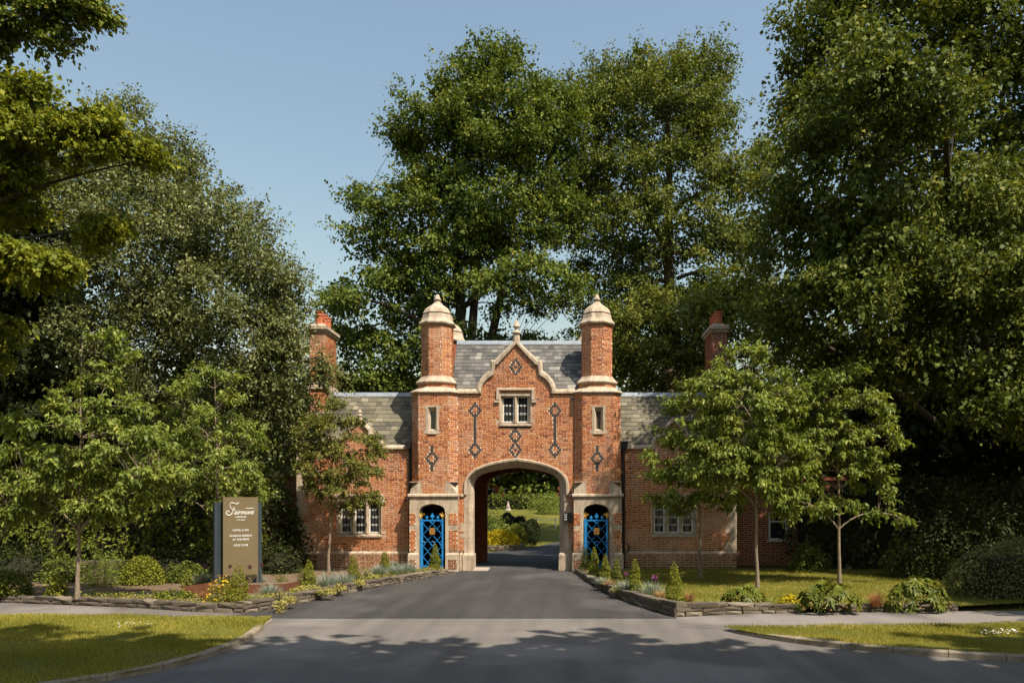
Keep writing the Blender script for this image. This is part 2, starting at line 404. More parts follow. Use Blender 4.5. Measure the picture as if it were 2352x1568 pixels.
def lay(fr, region, z0, z1, dark=None, pick=False, deep=False):
    k0 = int(math.ceil(z0 / CH - 1e-6)); k1 = int(math.floor(z1 / CH + 1e-6))
    for k in range(k0 - 1, k1 + 1):
        a, b = max(k * CH, z0), min((k + 1) * CH, z1)
        if b - a < 0.015: continue
        zm = (a + b) / 2
        for (u0, u1) in region(zm):
            if u1 - u0 < 0.02: continue
            strips.append([fp(fr, u0, a, 0), fp(fr, u1, a, 0), fp(fr, u1, b, 0), fp(fr, u0, b, 0)])
            dk = sorted((max(d0, u0), min(d1, u1)) for d0, d1 in dark(k) if d0 < u1 - .01 and d1 > u0 + .01) if dark else []
            segs = []; c = u0
            for (d0, d1) in dk:
                if d0 > c: segs.append((c, d0, 0))
                segs.append((d0, d1, 1)); c = d1
            if c < u1: segs.append((c, u1, 0))
            for (s0, s1, isd) in segs:
                if isd:
                    n = max(1, round((s1 - s0) / 0.118))
                    for i in range(n):
                        add_brick(fr, s0 + (s1 - s0) * i / n, s0 + (s1 - s0) * (i + 1) / n, a, b, 1, pick, deep)
                else:
                    per = BL + BH; ph = (k % 2) * (per / 2) + ((k * 37) % 5 - 2) * 0.008
                    i = math.floor((s0 - ph) / per) - 1; u = ph + i * per
                    while u < s1:
                        for ln in (BL, BH):
                            p0, p1 = max(u, s0), min(u + ln, s1); u += ln
                            if p1 - p0 > 0.045: add_brick(fr, p0, p1, a, b, 0, pick and (p1 - p0) > ln - 0.01, deep, p0 <= u0 + 1e-6, p1 >= u1 - 1e-6)
def add_brick(fr, u0, u1, a, b, dk, pick, deep, end0=False, end1=False):
    t = float(np.clip(rng.normal(0.5, 0.20), 0, 1)) if not dk else random.random()
    if not dk and rng.random() < 0.05: t = float(rng.uniform(0, 0.25))
    J = .005 if dk else JT
    rec = (fr, u0 + (-.004 if end0 else J / 2), u1 - (-.004 if end1 else J / 2), a + J / 2, b - J / 2, 0.007 + rng.random() * 0.006, dk, t, deep)
    if pick and (dk or b - a > CH - 0.002): single.append(rec)
    else: bricks.append(rec)

# ---- outlines used by the brickwork
ARCH_IN = [(1.60, 3.05), (1.60, 3.22), (1.565, 3.36), (1.47, 3.49), (1.32, 3.59), (1.10, 3.665), (0.80, 3.735), (0.40, 3.80), (0.0, 3.845)]
ARCH_OUT = [(1.965, 3.02), (1.95, 3.28), (1.88, 3.46), (1.75, 3.62), (1.55, 3.78), (1.25, 3.92), (0.90, 4.03), (0.45, 4.12), (0.0, 4.185)]
def half_at(prof, z):
    P = sorted((q[1], q[0]) for q in prof)
    if z <= P[0][0]: return P[0][1]
    if z >= P[-1][0]: return 0.0
    return float(np.interp(z, [p[0] for p in P], [p[1] for p in P]))
TW, TC = 1.70, 0.29                          # tower shaft width and chamfer
TXL = -4.70; TXR = 2 * X0 - TXL              # tower centres
ML, MR = TXL + TW / 2 - 0.02, TXR - TW / 2 + 0.02
Z_STR, Z_LEDGE = 2.80, 6.56
GAB = [(1.476, 6.74), (1.44, 6.90), (1.36, 7.08), (1.20, 7.28), (0.97, 7.44), (0.965, 7.82), (0.80, 7.83), (0.0, 8.60)]   # half outline of the shaped gable (outer edge)
GAB_IN = [(1.30, 6.55), (1.27, 6.76), (1.18, 6.95), (1.03, 7.11), (0.80, 7.25), (0.765, 7.28), (0.765, 7.57), (0.62, 7.61), (0.0, 8.36)]
WXc, WZ0, WZ1, WHW = sx(1184, YM), 5.36, 6.60, 0.615
def minus(iv, cuts):
    for c0, c1 in cuts:
        nxt = []
        for a, b in iv:
            if c1 <= a or c0 >= b: nxt.append((a, b)); continue
            if c0 > a: nxt.append((a, c0))
            if c1 < b: nxt.append((c1, b))
        iv = nxt
    return iv
def region_main(z):
    if z < 6.62: iv = [(ML, MR)]
    else:
        h = half_at(GAB_IN, z) + 0.06 if z < 8.4 else 0
        iv = [(X0 - h, X0 + h)] if h > 0.05 else []
    cuts = []
    if z < 4.10:
        h = half_at(ARCH_OUT, z + 0.03) - 0.05
        if h > 0.03: cuts.append((X0 - h, X0 + h))
    if WZ0 - 0.05 < z < WZ1: cuts.append((WXc - WHW + 0.02, WXc + WHW - 0.02))
    return minus(iv, cuts)
def ring(xc, zc, kind='ring'):
    k = round(zc / CH - 0.5)
    o = {}
    if kind == 'ring':
        for dk, iv in {-3: [(-.058, .058)], -2: [(-.125, .125)], -1: [(-.19, -.07), (.07, .19)], 0: [(-.25, -.13), (.13, .25)], 1: [(-.19, -.07), (.07, .19)], 2: [(-.125, .125)], 3: [(-.058, .058)]}.items():
            o[k + dk] = [(xc + a, xc + b) for a, b in iv]
    elif kind == 'check':
        for dk in range(-3, 4):
            n = 4 - abs(dk); w = 0.118; g = 0.165
            if dk == 0: n = 3
            n = max(1, 3 - abs(dk)) if abs(dk) < 3 else 1
            if abs(dk) == 1: n = 2 if False else 3
            if abs(dk) == 0: iv = [(-.25, -.14), (.14, .25)]
            elif abs(dk) == 1: iv = [(-.19, -.08), (.08, .19)]
            elif abs(dk) == 2: iv = [(-.13, -.02), (.02, .13)]
            else: iv = [(-.055, .055)]
            if abs(dk) <= 1: iv = iv + [(-.055, .055)] if dk % 2 == 0 else iv
            o[k + dk] = [(xc + a, xc + b) for a, b in iv]
    return o
def stem(xc, z0, z1):
    return {k: [(xc - .056, xc + .056)] for k in range(round(z0 / CH), round(z1 / CH))}
def merge(*ds):
    o = {}
    for d in ds:
        for k, iv in d.items(): o.setdefault(k, []).extend(i for i in iv if not any(a < i[1] and i[0] < b for a, b in o.get(k, [])))
    return o
pat = []
for xq in (1091, 1274.5):
    xc = sx(xq, YM); pat += [ring(xc, sz(945, YM)), stem(xc, sz(1017, YM), sz(961, YM)), ring(xc, sz(1031, YM))]
xc = sx(1183.5, YM)
pat += [ring(xc, sz(1001, YM)), ring(xc, sz(1032, YM), 'check'), ring(sx(1184.5, YM), sz(841, YM), 'check')]
DARK_MAIN = merge(*pat)
FR_MAIN = frame((0, YM), 0)
lay(FR_MAIN, region_main, 0.70, 8.4, lambda k: DARK_MAIN.get(k, []), pick=True)

# ---- towers: chamfered shaft, octagonal neck and turret
def oct_frames(cx, cy, w, h=None):
    """flats of a regular octagon: (frame, width)"""
    a = w * math.tan(math.pi / 8); out = []
    for i in range(8):
        ang = i * math.pi / 4
        nx_, ny_ = math.sin(ang), -math.cos(ang); ux, uy = math.cos(ang), math.sin(ang)
        out.append((((cx + nx_ * w / 2 - ux * a / 2, cy + ny_ * w / 2 - uy * a / 2), (ux, uy), (nx_, ny_)), a))
    return out
TY = TW / 2                                  # centre depth of the front towers
def tower_front(cx, mirror):
    x0, x1 = cx - TW / 2, cx + TW / 2
    xs_ = sx(992.8, 0) if cx == TXL else sx(1375, 0)
    xd = sx(992, 0) if cx == TXL else sx(1371.5, 0)
    dk = merge(ring(xd, sz(1050, 0)), {**{k: [(xd - .056, xd + .056)] for k in list(range(round(sz(1050, 0) / CH - .5) + 3, round(sz(1050, 0) / CH - .5) + 6)) + list(range(round(sz(1050, 0) / CH - .5) - 5, round(sz(1050, 0) / CH - .5) - 2))}})
    def reg(z):
        iv = [(x0 + TC, x1 - TC)]
        if 5.08 < z < 6.08: iv = minus(iv, [(xs_ - 0.20, xs_ + 0.20)])
        return iv
    lay(frame((0, 0), 0), reg, Z_STR + .05, Z_LEDGE, lambda k: dk.get(k, []), pick=True)
    c = TC * math.sqrt(2)
    f45 = frame((x0, TC), -math.pi / 4); lay(f45, lambda z: [(0, c)], Z_STR + .05, Z_LEDGE)
    f45 = frame((x1 - TC, 0), math.pi / 4); lay(f45, lambda z: [(0, c)], Z_STR + .05, Z_LEDGE)
    mb = MB(); mb.box(x0 + .004, x0 + .2, TC, TW, Z_STR, Z_LEDGE); mb.box(x1 - .2, x1 - .004, TC, TW, Z_STR, Z_LEDGE); mb.obj('tower_side', 'plain_brick', house)
    return xs_
SLIT = [tower_front(TXL, 1), tower_front(TXR, -1)]
turret_parts = []
def turret(cx, cy, front):
    if front:
        for fr, a in oct_frames(cx, cy, 1.38): lay(fr, lambda z: [(0, a)], 6.72, 7.02)
        for i, (fr, a) in enumerate(oct_frames(cx, cy, 1.12)):
            if i in (3, 4, 5): mb = MB(); mb.add([fp(fr, 0, 7.18, 0), fp(fr, a, 7.18, 0), fp(fr, a, 9.22, 0), fp(fr, 0, 9.22, 0)], [(0, 1, 2, 3)]); mb.obj('turret_back', 'plain_brick', house)
            else: lay(fr, lambda z: [(0, a)], 7.18, 9.22)
    else:
        mb = MB(); mb.lathe(cx, cy, [(.69, 6.6), (.69, 7.0), (.56, 7.15), (.56, 9.2)]); mb.obj('rear_turret', 'plain_brick', house)
    mb = MB(); mb.lathe(cx, cy, [(0.60, 6.94), (0.74, 6.95), (0.765, 6.985), (0.765, 7.01), (0.62, 7.17), (0.59, 7.235), (0.50, 7.25)]); mb.obj('upper_ledge', 'stone', house)
    mb = MB(); mb.lathe(cx, cy, [(0.50, 9.16), (0.64, 9.17), (0.665, 9.21), (0.665, 9.25), (0.59, 9.33), (0.54, 9.43), (0.512, 9.585), (0.44, 9.60), (0.512, 9.635), (0.485, 9.70), (0.43, 9.80), (0.345, 9.88), (0.245, 9.95), (0.165, 10.02), (0.115, 10.10), (0.095, 10.16)])
    cap = mb.obj('turret_cap', 'stone', house)
    mb = MB(); mb.lathe(cx, cy, [(0.09, 10.15), (0.15, 10.165), (0.15, 10.195), (0.10, 10.25), (0.075, 10.33), (0.06, 10.37), (0.025, 10.395), (0.0, 10.40)], n=16); mb.obj('finial', 'stone', cap, smooth=True)
for cx in (TXL, TXR): turret(cx, TY, True)
RYT = 4.35 - TW / 2 + 0.5
for cx in (TXL + 0.02, TXR - 0.02): turret(cx, 4.05, False)
def ledge_low(cx, y0):
    # weathered ledge on the chamfered shaft
    def outl(e, z, c):
        w = TW / 2 + e
        return [(cx - w + c, y0 - e), (cx + w - c, y0 - e), (cx + w, y0 - e + c), (cx + w, y0 + TW), (cx - w, y0 + TW), (cx - w, y0 - e + c)], z
    mb = MB(); rings = [outl(-.02, Z_LEDGE - .02, .30), outl(.055, Z_LEDGE - .015, .30), outl(.075, Z_LEDGE + .02, .30), outl(.075, Z_LEDGE + .05, .30), outl(-.10, 6.745, .36), outl(-.15, 6.80, .38)]
    v = []; f = []
    for o_, z in rings: v += [(p[0], p[1], z) for p in o_]
    for j in range(len(rings) - 1):
        for i in range(6): f.append((j * 6 + i, j * 6 + (i + 1) % 6, (j + 1) * 6 + (i + 1) % 6, (j + 1) * 6 + i))
    f.append((5, 4, 3, 2, 1, 0)); f.append(tuple(range(30, 36)))
    mb.add(v, f); mb.obj('tower_ledge', 'stone', house)
ledge_low(TXL, 0.0); ledge_low(TXR, 0.0)
# rear towers, plain
for cx in (TXL, TXR):
    mb = MB(); mb.box(cx - TW / 2, cx + TW / 2, YB - .75, YB + .65, 0, 6.75); mb.obj('rear_tower', 'plain_brick', house)

# ---- tower bases: square, stone dressed, with a small arched doorway
DOOR = [(0.48, 2.16), (0.455, 2.29), (0.39, 2.38), (0.27, 2.44), (0.12, 2.475), (0.0, 2.495)]
def arch_ring(half, xc, z_foot):
    """left-to-right polyline of a symmetrical arch with straight feet"""
    L = [(xc - half[0][0], z_foot)] + [(xc - u, z) for u, z in half]
    Rr = [(xc + u, z) for u, z in half[::-1][1:]] + [(xc + half[0][0], z_foot)]
    return L + Rr
def tower_base(cx):
    x0, x1 = cx - TW / 2 - .035, cx + TW / 2 + .035
    yf = -0.035
    dx = sx(993, 0) if cx == TXL else sx(1370, 0)
    arch = arch_ring(DOOR, dx, 0.0)
    # the stone face is cut into two halves round the doorway
    n = len(DOOR)
    zt = Z_STR - .03
    left = [(x0, 0.0)] + arch[:n + 1] + [(dx, zt), (x0, zt)]
    right = [(dx, zt)] + arch[n:] + [(x1, 0.0), (x1, zt)]
    mb = MB()
    for poly in (left, right): mb.prism(poly, yf, 0.30)
    mb.obj('tower_base', 'stone', house)
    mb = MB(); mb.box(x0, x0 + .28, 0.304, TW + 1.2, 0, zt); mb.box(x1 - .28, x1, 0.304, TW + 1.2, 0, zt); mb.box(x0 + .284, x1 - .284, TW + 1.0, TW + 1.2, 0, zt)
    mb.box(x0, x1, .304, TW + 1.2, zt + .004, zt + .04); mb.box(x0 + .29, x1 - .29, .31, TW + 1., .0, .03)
    mb.obj('door_recess', 'inside_shade_tone', house)
    # chamfered reveal round the doorway
    mb = MB(); o = [(dx + (p[0] - dx) * 1.0, p[1]) for p in arch]
    i_ = [(dx + (p[0] - dx) * 0.93, dxz(p[1])) for p in arch]
    mb.strip([[(p[0], 0.12, p[1]) for p in o], [(p[0], 0.17, p[1]) for p in i_], [(p[0], 0.302, p[1]) for p in i_]]); mb.obj('door_moulding', 'stone', house)
    # brick panels either side, in two tiers, and in the plinth
    for (a, b) in ((x0 + .005, dx - .60), (dx + .62, x1 - .005)):
        if b - a < 0.08: continue
        for z0, z1 in ((0.72, 1.52), (1.71, 2.14)):
            lay(frame((0, yf - .003), 0), lambda z, a=a, b=b: [(a, b)], z0, z1, pick=False)
    lay(frame((x1 + .002, yf), math.pi / 2), lambda z: [(0.15, 1.2)], .7, 2.6)
    # plinth blocks
    for (a, b) in ((x0 - .05, dx - .49), (dx + .49, x1 + .05)):
        mb = MB(); mb.box(a, b, yf - .055, 0.02, 0, .62); mb.box(a, b, yf - .055, .02, .622, .69, top=.0)
        mb.v[-4:] = [(a + .03, yf - .006, .69), (b - .03, yf - .006, .69), (b - .03, .02, .69), (a + .03, .02, .69)]
        mb.obj('plinth', 'stone', house)
    for (a, b) in ((x0 + .0, dx - .58), (dx + .60, x1 - .03)):
        if b - a > .1: lay(frame((0, yf - .058), 0), lambda z, a=a, b=b: [(a, b)], .1, .46)
    # string course
    # broach stops between square base and chamfered shaft
    for s in (-1, 1):
        mb = MB()
        xe = cx + s * (TW / 2 + .03)
        xi = cx + s * (TW / 2 - TC - .13)
        z0, z1 = Z_STR + .05, 3.27
        c = TC + .0
        xm = cx + s * (TW / 2 - TC - .02)
        # tapering corner: full square at the foot, chamfered at the head
        v = [(xi, -.012, z0), (xe, -.03, z0), (xe, TC + .05, z0), (xi, .2, z0), (xi, -.012, z1), (xm, -.012, z1), (xe - s * .03, TC - .0, z1), (xi, .2, z1)]
        f = [(0, 1, 5, 4), (1, 6, 5), (1, 2, 6), (4, 5, 6, 7), (3, 7, 6, 2), (0, 4, 7, 3)]
        if s < 0: f = [tuple(reversed(q)) for q in f]
        mb.add(v, f)
        mb.box(min(xm - s * .12, xe), max(xm - s * .12, xe), -.02, TC, z1 + .001, z1 + .03)
        mb.obj('broach_stop', 'stone', house)
def dxz(z): return z if z < 2.0 else 2.0 + (z - 2.0) * 0.93
tower_base(TXL); tower_base(TXR)
def moulding(name, a, b, y, z0, z1, p, slope=0.4):
    """horizontal string: drip below, weathered top"""
    mb = MB(); zm = z0 + (z1 - z0) * (1 - slope)
    prof = [(y + .06, z0 + .02), (y - p + .015, z0), (y - p, z0 + .012), (y - p, zm), (y - .004, z1), (y + .06, z1)]
    n = len(prof)
    mb.add([(a, q[0], q[1]) for q in prof] + [(b, q[0], q[1]) for q in prof], [tuple(range(n)), tuple(range(2 * n - 1, n - 1, -1))] + [(i, i + n, (i + 1) % n + n, (i + 1) % n) for i in range(n)])
    return mb.obj(name, 'stone', house)
for cx in (TXL, TXR): moulding('string_course', cx - TW / 2 - .09, cx + TW / 2 + .09, -.035, Z_STR - .06, Z_STR + .055, .062)
moulding('string_course', TXL + TW / 2 + .095, X0 - 1.95, YM, Z_STR - .06, Z_STR + .055, .06)
moulding('string_course', X0 + 1.95, TXR - TW / 2 - .095, YM, Z_STR - .06, Z_STR + .055, .06)

# ---- carriage arch
def arch_stone():
    feet = 0.66
    A = arch_ring(ARCH_OUT, X0, Z_STR + .02); B = arch_ring(ARCH_IN, X0, Z_STR + .02)
    A = [(p[0], p[1]) for p in A]
    def between(t): return [(a[0] + (b[0] - a[0]) * t, a[1] + (b[1] - a[1]) * t) for a, b in zip(A, B)]
    def rail(t, y): return [(p[0], y, p[1]) for p in between(t)]
    mb = MB(); mb.strip([rail(0, YM + .05), rail(0, YM - .05), rail(.10, YM - .085), rail(.30, YM - .075), rail(.36, YM - .03), rail(.38, YM + .02)]); mb.obj('hood_mould', 'stone', house)
    mb = MB(); mb.strip([rail(.37, YM + .02), rail(.50, YM + .03), rail(.56, YM + .10), rail(.66, YM + .115), rail(.74, YM + .21), rail(.86, YM + .235), rail(1.0, YM + .36), rail(1.0, YM + .60)]); o = mb.obj('arch_moulding', 'stone', house)
    for s in (-1, 1):
        def X(t): return X0 + s * (1.965 + (1.60 - 1.965) * t)
        prof = [(0.05, YM - .012), (.50, YM - .012), (.56, YM + .10), (.66, YM + .115), (.74, YM + .21), (.86, YM + .235), (1.0, YM + .36), (1.0, YM + .60)]
        z = feet
        # ashlar blocks up the jamb
        while z < Z_STR + .015:
            h = min(random.uniform(.46, .62), Z_STR + .02 - z)
            if Z_STR + .02 - z - h < .2: h = Z_STR + .02 - z
            mb = MB(); mb.strip([[(X(t), y, z + .003) for t, y in prof], [(X(t), y, z + h - .003) for t, y in prof]][::1])
            w = random.choice((0.0, 0.16)) if s < 0 else random.choice((0.0, .1))
            mb.box(min(X(.05), X(.05) - s * -w), max(X(.05), X(.05) + s * w) + 1e-4, YM - .0125, YM + .05, z + .003, z + h - .003)
            mb.obj('jamb_stone', 'stone', house); z += h
        mb = MB()
        xa, xb = sorted((X(-.06) , X(1.06)))
        mb.box(xa, xb, YM - .09, YM + .62, 0, .575); mb.box(xa, xb, YM - .09, YM + .62, .577, .66)
        mb.v[-4:] = [(xa + .04, YM - .02, .66), (xb - .04, YM - .02, .66), (xb - .04, YM + .62, .66), (xa + .04, YM + .62, .66)]
        mb.obj('arch_plinth', 'stone', house)
        xa, xb = sorted((X(-.075), X0 + s * (X0 * 0 + (TXR - TW / 2 - X0) - .06)))
        mb = MB(); mb.box(xa, xb, YM - .06, YM + .05, 0, .6); mb.box(xa, xb, YM - .06, YM + .05, .602, .68)
        mb.v[-4:] = [(xa, YM - .01, .68), (xb, YM - .01, .68), (xb, YM + .05, .68), (xa, YM + .05, .68)]
        mb.obj('plinth', 'stone', house)
        lay(frame((0, YM - .063), 0), lambda z_, xa=xa, xb=xb: [(xa + .06, xb - .06)], .12, .5)
arch_stone()
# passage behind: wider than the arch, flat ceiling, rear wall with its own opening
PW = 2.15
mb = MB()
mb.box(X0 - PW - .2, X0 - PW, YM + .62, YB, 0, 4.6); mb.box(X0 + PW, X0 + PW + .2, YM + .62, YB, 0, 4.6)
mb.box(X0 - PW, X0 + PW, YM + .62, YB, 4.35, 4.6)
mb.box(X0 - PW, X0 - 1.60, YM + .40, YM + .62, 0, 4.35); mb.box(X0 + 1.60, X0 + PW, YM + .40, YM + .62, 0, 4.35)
mb.obj('passage_wall', 'inside_shade_tone', house)
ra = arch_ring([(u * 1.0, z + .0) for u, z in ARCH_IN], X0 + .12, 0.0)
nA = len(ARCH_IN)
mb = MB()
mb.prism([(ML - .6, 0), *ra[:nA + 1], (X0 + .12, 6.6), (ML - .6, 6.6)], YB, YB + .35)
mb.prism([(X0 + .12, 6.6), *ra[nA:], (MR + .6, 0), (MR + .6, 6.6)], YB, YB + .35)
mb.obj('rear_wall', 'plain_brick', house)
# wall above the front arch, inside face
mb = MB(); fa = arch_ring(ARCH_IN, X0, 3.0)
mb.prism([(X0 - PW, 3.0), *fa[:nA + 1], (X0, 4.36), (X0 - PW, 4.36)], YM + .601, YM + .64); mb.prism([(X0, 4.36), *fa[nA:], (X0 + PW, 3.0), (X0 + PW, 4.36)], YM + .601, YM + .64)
mb.obj('arch_backing', 'inside_shade_tone', house)
# worn stone sill and gutter stones at the arch feet
mb = MB(); mb.box(X0 - 1.62, X0 - 1.05, YM - .15, YM + .75, 0.0, .06, top=.02); mb.obj('wheel_stone', 'concrete', house)

# ---- parapet and shaped gable coping
def coping(outer, inner, y0, y1, name, segs=None, xc=X0):
    """a moulded band between two half outlines, mirrored"""
    for s in (-1, 1):
        O = [(xc + s * u, z) for u, z in outer]; I = [(xc + s * u, z) for u, z in inner]
        def mixp(t): return [(o[0] + (i[0] - o[0]) * t, o[1] + (i[1] - o[1]) * t) for o, i in zip(O, I)]
        rails = [[(p[0], y1, p[1]) for p in O], [(p[0], y0 + .05, p[1]) for p in O], [(p[0], y0, p[1]) for p in mixp(.35)], [(p[0], y0, p[1]) for p in mixp(.82)], [(p[0], y0 + .02, p[1]) for p in mixp(.93)], [(p[0], y1, p[1]) for p in I]]
        if s > 0: rails = rails[::-1]
        mb = MB(); mb.strip(rails); mb.obj(name, 'stone', house)
GI = [(1.30, 6.57), (1.285, 6.76), (1.20, 6.94), (1.055, 7.10), (0.83, 7.245), (0.765, 7.60), (0.685, 7.63), (0.0, 8.385)]
coping(GAB, GI, YM - .10, YM + .30, 'gable_coping')
mb = MB()
moulding('parapet', ML + .0, X0 - 1.30, YM, 6.57, 6.76, .085, .55); moulding('parapet', X0 + 1.30, MR - .0, YM, 6.57, 6.76, .085, .55)
mb = MB(); mb.lathe(X0, YM + .05, [(.09, 8.44), (.13, 8.46), (.135, 8.56), (.115, 8.76), (.115, 8.80), (.165, 8.82), (.165, 8.85), (.115, 8.89), (.075, 8.93), (.065, 9.0), (.07, 9.03), (.12, 9.05), (.13, 9.08), (.09, 9.17), (.045, 9.27), (.0, 9.36)]); mb.obj('gable_finial', 'stone', house)
# gable body behind the coping
mb = MB()
for s in (-1, 1):
    pl = [(X0, 6.5)] + [(X0 + s * (u - .02), z - .02) for u, z in [(1.33, 6.5)] + GI]
    if s < 0: pl = pl[::-1]
    mb.prism(pl, YM + .03, YM + .28)
mb.obj('gable_back', 'plain_brick', house)

# ---- windows with leaded lights
def leaded_window(xc, z0, z1, lights, lw, gap, y, cols, rows, hood=None, sill=.12, label=None):
    n = lights; tot = n * lw + (n - 1) * gap; xa = xc - tot / 2; fw = .125
    win = MB()
    # stone frame: jambs splayed inwards, mullions, head, sill
    for s in (-1, 1):
        xo, xi = xc + s * (tot / 2 + fw), xc + s * tot / 2
        pts = [(xo, y - .012), (xo - s * .045, y - .012), (xo - s * .06, y + .03), (xi + s * .02, y + .085), (xi, y + .10), (xi, y + .22), (xo, y + .22)]
        if s > 0: pts = pts[::-1]
        m_ = len(pts); win.add([(p[0], p[1], z0) for p in pts] + [(p[0], p[1], z1) for p in pts], [tuple(range(m_)), tuple(range(2 * m_ - 1, m_ - 1, -1))] + [(i, i + m_, (i + 1) % m_ + m_, (i + 1) % m_) for i in range(m_)])
    win.box(xc - tot / 2 - fw + .001, xc + tot / 2 + fw - .001, y - .010, y + .22, z1 - .005, z1 + .10)
    w = win.obj('window', 'stone', house)
    mb = MB()
    for i in range(1, n):
        xm = xa + i * lw + (i - .5) * gap; g = gap / 2
        pts = [(xm - g, y + .10), (xm - g * .35, y + .01), (xm + g * .35, y + .01), (xm + g, y + .10), (xm + g, y + .22), (xm - g, y + .22)]
        mb.add([(p[0], p[1], z0) for p in pts] + [(p[0], p[1], z1) for p in pts], [tuple(range(6)), tuple(range(11, 5, -1))] + [(k, k + 6, (k + 1) % 6 + 6, (k + 1) % 6) for k in range(6)])
    if n > 1: mb.obj('mullion', 'stone', w)
    mb = MB(); a, b = xc - tot / 2 - fw - .0, xc + tot / 2 + fw
    mb.add([(a, y + .2, z0), (b, y + .2, z0), (a + .01, y - .06, z0 - .05), (b - .01, y - .06, z0 - .05), (a + .01, y - .06, z0 - sill), (b - .01, y - .06, z0 - sill), (a, y + .2, z0 - sill), (b, y + .2, z0 - sill)],
           [(0, 2, 3, 1), (2, 4, 5, 3), (4, 6, 7, 5), (0, 6, 4, 2), (1, 3, 5, 7)])
    mb.box(a - .12, a, y - .010, y + .05, z0 - sill - .01, z0 + .10); mb.box(b, b + .12, y - .010, y + .05, z0 - sill - .01, z0 + .10)
    mb.obj('sill', 'stone', w)
    if hood:
        hz, leg, he = hood; mb = MB()
        a, b = xc - tot / 2 - fw - he, xc + tot / 2 + fw + he; t = .10; p = .075
        def seg(x0_, x1_, zz0, zz1, topslope):
            mb.add([(x0_, y - p, zz0), (x1_, y - p, zz0), (x1_, y + .02, zz0), (x0_, y + .02, zz0), (x0_, y - p, zz1 - topslope), (x1_, y - p, zz1 - topslope), (x1_, y + .02, zz1), (x0_, y + .02, zz1)], [(3, 2, 1, 0), (4, 5, 6, 7), (0, 1, 5, 4), (1, 2, 6, 5), (2, 3, 7, 6), (3, 0, 4, 7)])
        seg(a, b, hz - t, hz, .05)
        for s, x_ in ((-1, a), (1, b)):
            lo, hi = sorted((x_, x_ - s * .10)); seg(lo, hi, hz - leg, hz - t - .001, 0)
            lo, hi = sorted((x_ + s * .08, x_ - s * .10)); seg(lo, hi, hz - leg - .10, hz - leg - .001, .03)
        mb.obj('hood_mould', 'stone', w)
    # leaded lights
    zc0, zc1 = z0 + .015, z1 - .015
    for i in range(n):
        lx = xa + i * (lw + gap); fr_ = .028
        m1 = MB()
        m1.box(lx, lx + fr_, y + .135, y + .16, zc0, zc1); m1.box(lx + lw - fr_, lx + lw, y + .135, y + .16, zc0, zc1)
        m1.box(lx + fr_, lx + lw - fr_, y + .135, y + .16, zc0, zc0 + fr_); m1.box(lx + fr_, lx + lw - fr_, y + .135, y + .16, zc1 - fr_, zc1)
        cw = (lw - 2 * fr_) / cols; chh = (zc1 - zc0 - 2 * fr_) / rows; tk = .0125
        bk = MB(); bk.box(lx + .002, lx + lw - .002, y + .158, y + .17, zc0, zc1); 
        for c in range(cols):
            for r_ in range(rows):
                ax, az = lx + fr_ + c * cw, zc0 + fr_ + r_ * chh
                def octo(e):
                    k = min(.36 * cw, .04)
                    return [(ax + e, az + k + e * .4), (ax + k + e * .4, az + e), (ax + cw - k - e * .4, az + e), (ax + cw - e, az + k + e * .4), (ax + cw - e, az + chh - k - e * .4), (ax + cw - k - e * .4, az + chh - e), (ax + k + e * .4, az + chh - e), (ax + e, az + chh - k - e * .4)]
                o_, i_ = octo(-tk * .9), octo(tk)
                v = [(p[0], y + .140, p[1]) for p in o_] + [(p[0], y + .140, p[1]) for p in i_]
                m1.add(v, [(q, (q + 1) % 8, 8 + (q + 1) % 8, 8 + q) for q in range(8)])
                key = (round(cw, 4), round(chh, 4))
                if key not in pane_mesh:
                    me = bpy.data.meshes.new('pane'); ii = [(p[0] - ax - cw / 2, 0, p[1] - az - chh / 2) for p in i_]
                    me.from_pydata(ii, [], [tuple(range(8))]); me.materials.append(M['glass']); pane_mesh[key] = me
                po = link(bpy.data.objects.new('pane', pane_mesh[key])); adopt(po, w)
                po.location = (ax + cw / 2, y + .146, az + chh / 2); po.rotation_euler = (random.uniform(-.02, .02), 0, random.uniform(-.02, .02))
        bk.obj('glass_backing', 'glass', w); m1.obj('lead_lattice', 'lead_white', w)
    return w
pane_mesh = {}
leaded_window(WXc, 5.49, 6.50, 2, .42, .12, YM, 3, 3, hood=(6.80, .46, .10))
WWX = [sx(826, YWING), 2 * X0 - sx(826, YWING)]
for x_ in WWX: leaded_window(x_, 1.36, 2.60, 3, .40, .13, YWING, 3, 4, hood=(2.86, .22, .04))
